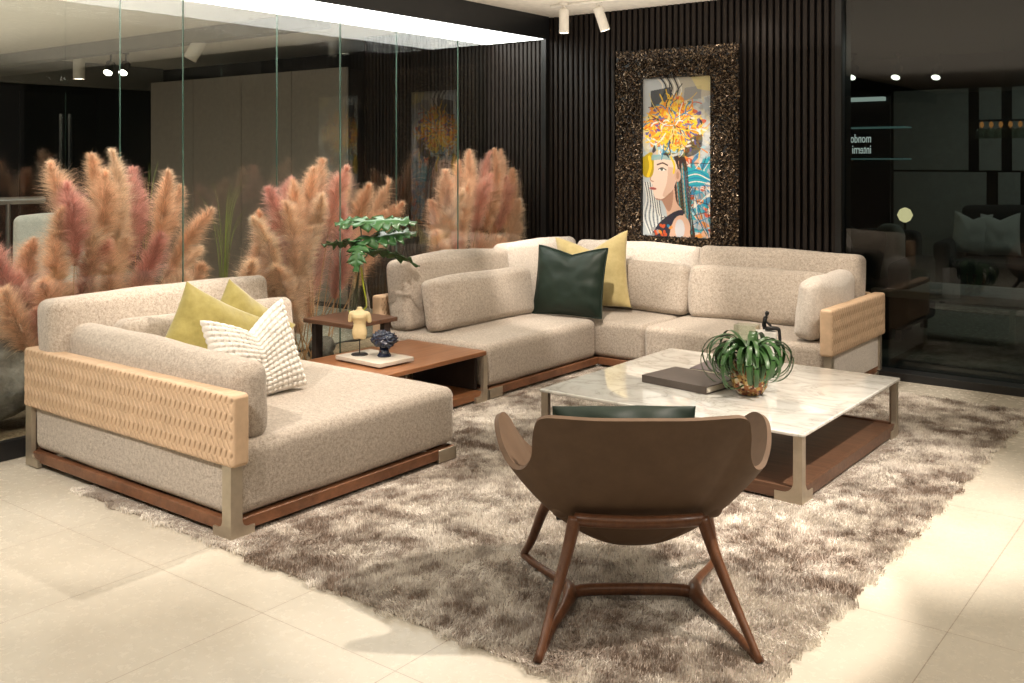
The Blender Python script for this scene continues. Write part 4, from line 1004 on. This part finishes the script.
def clump(base, tips, group, label, seed, extra=0):
    r = random.Random(seed)
    for (px, py, xx) in tips:
        tip = onX(px, py, xx); b_ = Vector((base[0]+r.uniform(-.12, .12), base[1]+r.uniform(-.17, .17)+.25*(tip.y-base[1]), .10))
        d = tip-b_; dist = d.length
        cand = sorted(range(len(VAR)), key=lambda i: abs(VAR[i][3]-dist)+r.uniform(0, .12))[0]
        rt, pm, sm, tot = VAR[cand]
        q = d.to_track_quat('Z', 'Y').to_matrix().to_4x4(); sc_ = dist/tot*.98
        o = rt.copy(); col.objects.link(o)
        o.matrix_world = Matrix.Translation(b_) @ q @ Matrix.Rotation(r.uniform(0, 6.28), 4, 'Z') @ Matrix.Diagonal((1, 1, sc_, 1))
        tag(o, label, 'pampas grass', group)
        a = pm.copy(); a.color = c4(cols[r.randrange(len(cols))]); col.objects.link(a); a.parent = o
        s_ = sm.copy(); col.objects.link(s_); s_.parent = o
for rt, pm, sm, tot in VAR:
    for q in (pm, sm): col.objects.unlink(q)
XA, XB, XC = -4.86, -4.97, -5.09
clump((-5.0, 2.80), [(62, 160, XB), (98, 152, XC), (124, 150, XB), (136, 165, XC), (165, 168, XA), (182, 186, XB), (205, 203, XA), (80, 182, XA), (104, 200, XA), (152, 190, XC), (50, 205, XB), (22, 240, XC), (8, 280, XB), (-8, 296, XA),
      (60, 238, XA), (90, 238, XA), (125, 240, XA), (160, 232, XA), (195, 238, XC), (30, 285, XA), (70, 285, XC), (110, 280, XB), (150, 272, XA), (185, 276, XA), (196, 262, XB), (5, 322, XC), (25, 318, XA), (45, 268, XC), (138, 210, XB), (118, 172, XA), (-20, 250, XB), (-14, 335, XB)],
      'pampas grass plumes in the left bunch', 'peach pampas plume in the bunch behind the left sofa back', 1)
clump((-5.0, 4.21), [(246, 214, XC), (272, 186, XB), (284, 176, XC), (305, 166, XB), (322, 157, XC), (338, 164, XA), (345, 170, XC), (362, 182, XB), (384, 180, XC), (396, 198, XB), (292, 200, XA), (316, 190, XA), (330, 195, XB), (268, 212, XA), (352, 200, XA), (374, 205, XA), (250, 245, XB), (242, 262, XA),
      (284, 228, XB), (306, 226, XA), (326, 228, XB), (345, 232, XA), (262, 250, XC), (276, 262, XA), (296, 262, XB), (366, 235, XC), (386, 228, XA), (312, 262, XA), (266, 285, XB), (290, 290, XA), (256, 228, XC), (300, 180, XA)],
      'pampas grass plumes in the middle bunch', 'peach pampas plume in the bunch behind the raised table', 2)
clump((-5.0, 5.70), [(444, 168, XB), (460, 158, XC), (474, 148, XB), (490, 146, XC), (504, 150, XA), (512, 152, XB), (519, 168, XA), (452, 190, XA), (470, 178, XA), (486, 172, XA), (500, 176, XA), (514, 178, XA), (436, 200, XC), (448, 212, XB), (466, 205, XB), (484, 205, XC), (505, 205, XB), (519, 200, XA),
      (440, 232, XA), (460, 232, XA), (480, 234, XB), (498, 238, XA), (512, 228, XB), (520, 225, XA)],
      'pampas grass plumes in the right bunch', 'peach pampas plume in the bunch nearest the slatted wall', 3)
# green sprigs between the bunches
def sprig(loc, h, seed, label):
    t = thing('grass_sprig', label, 'plant', loc); r = random.Random(seed)
    for k in range(16):
        a = r.uniform(0, 6.28); l = h*r.uniform(.75, 1.05); o_ = r.uniform(.04, .16)
        P = spline([(0, 0, 0), (o_*.15*math.cos(a), o_*.15*math.sin(a), l*.5), (o_*.5*math.cos(a), o_*.5*math.sin(a), l*.85), (o_*1.2*math.cos(a), o_*1.2*math.sin(a), l)], 5)
        mesh_obj('blade', MB().tube(P, [.0035*(1-.85*i/(len(P)-1)) for i in range(len(P))], 5, False, .4), GB, t, smooth=180)
GB = plain('yellow_green_blade', (.22, .28, .05), .5)
sprig((-5.14, 3.24, .09), 1.25, 2, 'thin yellow-green grass sprig just right of the left pampas bunch')
sprig((-5.14, 3.77, .09), 1.15, 5, 'thin yellow-green grass sprig just left of the middle pampas bunch')

# ------------------------------------------------------------------ furnishing of the right showroom (dim, beyond the smoked glass)
def Yb(px, py, y): return onY(px, py, y)
yb = 11.3
a0 = Yb(893, 160, yb).x; zt = Yb(940, 89, yb).z; zm = Yb(940, 171, yb).z
cbt = thing('wall_cabinet', 'large grey-white wall cabinet with dark gaps beyond the smoked glass', 'cabinet', (0, 0, 0))
mesh_obj('carcass', B(a0, 3.4, yb+.03, yb+.28, 0, zt, r=.003), M['darkwall'], cbt)
for pa, pb, up in [(893.5, 968, 1), (979, 1001, 1), (1012, 1060, 1), (1070, 1110, 1), (893.5, 986, 0), (998, 1020, 0), (1030, 1110, 0)]:
    xa, xb = Yb(pa, 100, yb).x, Yb(pb, 100, yb).x
    if up: mesh_obj('door', B(xa, xb, yb, yb+.028, zm+.01, zt-.005, r=.003), M['cabw'], cbt)
    else: mesh_obj('door', B(xa, xb, yb, yb+.028, .05, zm-.01, r=.003), M['cabw'], cbt)
# sign wall on the left of that room, its lettering facing away from us
xs_ = Yb(838, 120, WY+1.2).x
sx = -4.05
sg = thing('shop_sign', 'small lit white two-line lettering on a dark panel behind the smoked glass', 'sign', (0, 0, 0))
yS = 9.2
sp_ = mesh_obj('sign_panel', B(Yb(842, 120, yS).x, Yb(890, 120, yS).x, yS, yS+.03, 0, Yb(860, 96, yS).z, r=.003), M['darkwall'], sg)
for txt, px, py in (('mondo', 871.5, 142.5), ('interni', 871.5, 153.5)):
    cu = bpy.data.curves.new('lettering', 'FONT'); cu.body = txt; cu.size = .115; cu.extrude = .004; cu.align_x = 'LEFT'; cu.resolution_u = 3
    tmp = bpy.data.objects.new('tmp_text', cu); col.objects.link(tmp); bpy.context.view_layer.update()
    me = bpy.data.meshes.new_from_object(tmp.evaluated_get(bpy.context.evaluated_depsgraph_get())); bpy.data.objects.remove(tmp)
    o = bpy.data.objects.new('lettering', me); col.objects.link(o); me.materials.clear(); me.materials.append(M['signlit']); o.parent = sg
    p = Yb(px, py, yS); o.location = (p.x, yS-.006, p.z); o.rotation_euler = (R(90), 0, R(180)); o.scale = (.58, 1, 1)
for k, (py1, lab) in enumerate(((128, 'upper dim blue-lit glass shelf above the lit lettering'), (159, 'lower dim blue-lit glass shelf under the lit lettering'))):
    p = Yb(846, py1, yS-.2); q = Yb(905, py1, yS-.2)
    tag(mesh_obj('glass_shelf', B(p.x, q.x, yS-.24, yS-.005, p.z-.006, p.z+.006, r=.002), M['shelfglow']), lab, 'shelf')
lb_ = Yb(868, 96, yS); 
tag(mesh_obj('linear_light', B(Yb(842, 96, yS).x, Yb(886, 96, yS).x, yS-.08, yS-.001, lb_.z-.05, lb_.z-.015, r=.003), emis('linear_light', (.9, 1, .95), 1.2)), 'pale linear light above the lit lettering panel', 'light')
for px, py, lab in ((854, 82, 'black ceiling spotlight glowing nearest the slatted wall, behind dark glass'), (898, 88, 'black ceiling spotlight glowing in front of the grey cabinet edge'), (938, 86, 'unlit dark ceiling spotlight before the grey cabinet')):
    r_ = _ray(px, py-12); p = r_*10.8
    spot_head('ceiling_spotlight', lab, (p.x, p.y), (R(-38), 0, 0), body='black', length=.15, r=.052, drop=.15, cz=CZ)
# bar pendant with amber bulbs
pd = thing('pendant_lamp', 'row of small amber bulbs and glass shades hung before the cabinet', 'lamp', (0, 0, 0))
y_ = 10.2; p = Yb(975, 125, y_); q = Yb(1040, 125, y_)
mesh_obj('bar', B(p.x, q.x, y_-.02, y_+.02, p.z+.03, p.z+.05, r=.003), M['black'], pd)
mesh_obj('cord', MB().tube([(p.x+.25, y_, p.z+.05), (p.x+.25, y_, CZ)], .004, 6).tube([(q.x-.1, y_, p.z+.05), (q.x-.1, y_, CZ)], .004, 6), M['black'], pd)
for k in range(6):
    xx = p.x+.06+(q.x-p.x-.1)*k/5.5
    mesh_obj('bulb', MB().lathe([(.005, .03), (.018, .015), (.02, -.01), (.004, -.03)], 12, (xx, y_, p.z)), M['amber'], pd)
    mesh_obj('shade', MB().lathe([(.022, -.03), (.05, -.05), (.06, -.13), (.056, -.13), (.045, -.055), (.018, -.035)], 16, (xx, y_, p.z)), M['vase_glass'], pd)
# dark sofas with cushions
def dark_sofa(x0, x1, y0, y1, lab, backside='y', bz=.80):
    t = thing('sofa', lab, 'sofa', ((x0+x1)/2, (y0+y1)/2, 0))
    part('seat', softbox(x0+.15, x1-.15, y0, y1-.2, .08, .42, r=.05, seed=3, n=(8, 6, 3)), M['dsofa'], t)
    part('backrest', softbox(x0+.1, x1-.1, y1-.22, y1, .08, bz, r=.06, seed=5, n=(10, 3, 5)), M['dsofa'], t)
    for fx in (x0+.08, x1-.08):
        for fy in (y0+.08, y1-.08): part('leg', B(fx-.025, fx+.025, fy-.025, fy+.025, 0, .09, r=.004), M['black'], t)
    for a in (x0, x1-.16): part('armrest', softbox(a, a+.16, y0, y1, .08, .60, r=.05, seed=6, n=(3, 8, 4)), M['dsofa'], t)
    return t
p = Yb(940, 240, 10.5).x; q = Yb(1080, 240, 10.5).x
dark_sofa(p, q, 10.2, 11.1, 'charcoal sofa holding pale pillows in the showroom behind dark glass', bz=.93)
p2_ = Yb(846, 240, 8.2).x; q2_ = Yb(905, 240, 8.2).x
dark_sofa(p2_-.2, q2_+.1, 7.9, 8.75, 'charcoal sofa with grey pillow just behind the dark glass edge', bz=.80)
for px, lab, mt, rl in ((971, 'pale square pillow left on the charcoal sofa behind dark glass', 'ppillow', 4), (997, 'pale striped-looking pillow right on the charcoal sofa behind dark glass', 'ppillow', -3)):
    p = Yb(px+(0 if px < 980 else 6), 238, 10.6); throw('throw_pillow', lab, pillow_geo(.36, .42, .12, seed=px, n=20, sagtop=.06), M[mt], (p.x, 10.50, .47), 0, R(12), R(rl))
p = Yb(853, 238, 8.2); throw('throw_pillow', 'slate grey pillow at the left edge of the dark glass', pillow_geo(.46, .46, .14, seed=77, n=20, sagtop=.05), M['spillow'], (p.x, 8.15, .43), 0, R(15), R(8))
p = Yb(889, 232, 8.3)
tag(mesh_obj('round_cushion', softbox(p.x-.12, p.x+.12, 8.22, 8.40, .43, .86, r=.085, seed=9), M['ppillow']), 'round-topped grey cushion shape beside the glowing lamp', 'cushion')
tl = thing('table_lamp', 'small glowing globe lamp beyond the dark glass', 'lamp', (Yb(905, 215, 10.3).x, 10.3, 0))
zz = Yb(905, 215, 10.3).z
mesh_obj('globe', MB().lathe([(.01, .075), (.05, .055), (.075, 0), (.05, -.055), (.01, -.075)], 20, (0, 0, zz)), M['lampglow'], tl, smooth=180)
mesh_obj('stand', MB().tube([(0, 0, 0), (0, 0, zz-.07)], .012, 8).lathe([(.1, 0), (.1, .02), (.01, .03)], 16), M['black'], tl)
ct = thing('coffee_table', 'low pale coffee table in the showroom behind the dark glass', 'table', (Yb(985, 262, 8.2).x, 8.2, 0))
mesh_obj('table_top', B(-.75, .75, -.35, .35, .34, .40, r=.01), M['cabw'], ct)
for s1 in (-1, 1):
    for s2 in (-1, 1): mesh_obj('leg', B(s1*.65-.03, s1*.65+.03, s2*.27-.03, s2*.27+.03, 0, .34, r=.004), M['black'], ct)
# left showroom : things glimpsed between the plumes
ch2 = thing('armchair', 'white quilted chair back glimpsed between left plumes through the glass', 'chair', (-6.3, 3.35, 0), R(60))
mesh_obj('seat', softbox(-.3, .3, -.3, .3, .36, .48, r=.05, seed=2), M['ppillow'], ch2)
mesh_obj('backrest', softbox(-.3, .3, .22, .32, .45, 1.02, r=.04, seed=3), M['ppillow'], ch2)
for s1 in (-1, 1):
    for s2 in (-1, 1): mesh_obj('leg', MB().tube([(s1*.25, s2*.25, 0), (s1*.25, s2*.25, .38)], .014, 8), M['black'], ch2)
rl_ = thing('handrail', 'horizontal brushed steel rail at the far left through the glass', 'rail', (0, 0, 0))
pA, pB = onX(-30, 200, -7.6), onX(44, 195, -7.6)
mesh_obj('rail_bar', MB().tube([(-7.6, pA.y-.5, 1.09), (-7.6, pB.y, 1.09)], .028, 12), M['steel'], rl_)
for yv in (pA.y-.4, (pA.y+pB.y)/2): mesh_obj('post', MB().tube([(-7.6, yv, 0), (-7.6, yv, 1.08)], .018, 10), M['steel'], rl_)
dr_ = thing('double_door', 'black door front with long chrome bars on the far wall through the glass', 'door', (0, 0, 0))
a_, b_ = onX(20, 140, -12.97), onX(150, 140, -12.97); mid_ = (onX(65.5, 140, -12.97).y)
mesh_obj('door_leaf', B(-12.998, -12.97, a_.y, mid_-.004, .01, 2.3, r=.003), M['darkwall'], dr_)
mesh_obj('door_leaf', B(-12.998, -12.97, mid_+.004, b_.y, .01, 2.3, r=.003), M['darkwall'], dr_)
for px, pt_, pb_ in ((61, 114, 168), (70, 114, 170), (122.5, 106, 165)):
    a_, b_ = onX(px, pt_, -12.93), onX(px, pb_, -12.93)
    mesh_obj('door_handle', MB().tube([(a_.x, a_.y, a_.z), (b_.x, b_.y, b_.z)], .03, 10), M['chrome'], dr_)

# ------------------------------------------------------------------ light
W_ = bpy.data.worlds.new('world'); sc.world = W_; W_.use_nodes = True
W_.node_tree.nodes['Background'].inputs[0].default_value = (.9, .8, .68, 1); W_.node_tree.nodes['Background'].inputs[1].default_value = .05
def kelvin(c): return c
WARM = (1, .88, .75); NEU = (1, .94, .87)
def spot(name, loc, tgt, power, size=50, blend=.35, c=WARM, rad=.03):
    l = bpy.data.lights.new(name, 'SPOT'); l.energy = power; l.spot_size = R(size); l.spot_blend = blend; l.color = c; l.shadow_soft_size = rad
    o = bpy.data.objects.new(name, l); col.objects.link(o); o.location = loc
    o.rotation_euler = (Vector(tgt)-Vector(loc)).to_track_quat('-Z', 'Y').to_euler(); return o
def area(name, loc, rot, sx_, sy_, power, c=WARM):
    l = bpy.data.lights.new(name, 'AREA'); l.shape = 'RECTANGLE'; l.size = sx_; l.size_y = sy_; l.energy = power; l.color = c
    o = bpy.data.objects.new(name, l); col.objects.link(o); o.location = loc; o.rotation_euler = rot; return o
Zl = 2.49
spot('spot_rug_right', (-.3, 3.6, Zl), (-1.4, 4.1, 0), 440, 48, .8)
spot('spot_chair', (-.45, 3.3, Zl), (-1.75, 2.85, 0), 330, 40, .3)
spot('spot_arm', (-2.6, .6, Zl), (-3.7, 2.4, .3), 230, 40, .5)
spot('spot_left_seat', (-3.0, 4.4, Zl), (-3.6, 2.85, .3), 230, 44, .35)
spot('spot_low_table', (-2.9, 3.0, Zl), (-4.0, 4.3, .3), 190, 40, .35)
spot('spot_corner', (-3.1, 4.5, Zl), (-3.8, 6.0, .3), 210, 42, .4)
spot('spot_table', (-2.9, 5.6, Zl), (-2.2, 4.6, .3), 90, 48, .5)
spot('spot_right_sofa', (-2.6, 4.6, Zl), (-2.5, 6.0, .3), 150, 42, .4)
spot('spot_picture', (-3.3, 5.0, Zl), (-3.5, 6.5, 1.2), 120, 34, .4)
spot('spot_right_arm', (-.7, 5.3, Zl), (-2.0, 6.0, .2), 110, 32, .5)
spot('spot_floor_right', (.4, 2.7, Zl), (-.40, 2.70, 0), 60, 110, 1, NEU)
spot('spot_floor_left', (-2.2, .6, Zl), (-2.8, 1.5, 0), 80, 80, 1, NEU)
spot('wall_graze', (-2.9, 6.35, 2.52), (-2.9, 6.55, 1.2), 5, 120, 1)
for i, yy in enumerate((2.8, 4.2, 5.8)):
    spot('spot_pampas', (-3.4, yy-.2, Zl), (-4.95, yy, .7), 165, 42, .8)
area('ceiling_bounce', (-1.5, 1.5, 2.5), (0, 0, 0), 5, 6, 3, NEU)
area('ceiling_fill', (-1.1, 2.9, 2.15), (R(180), 0, 0), 6.6, 7.2, 185, NEU)  # added upward fill that brightens the ceiling, no fixture behind it
area('left_room_light', (-9, 1.5, 2.4), (0, 0, 0), 4, 5, 55, NEU)
area('left_room_up', (-9, 1, 1.9), (R(180), 0, 0), 6, 7, 80, NEU)
area('right_room_light', (-1.0, 9.8, 2.5), (0, 0, 0), 3, 1.2, 26, (.97, 1, .93))
sc.view_settings.view_transform = 'Standard'; sc.view_settings.look = 'None'; sc.view_settings.gamma = 1; sc.view_settings.use_curve_mapping = False
sc.view_settings.exposure = 0.05
sc.cycles.max_bounces = 10; sc.cycles.transparent_max_bounces = 16; sc.cycles.use_denoising = True
sc.cycles.sample_clamp_indirect = 6
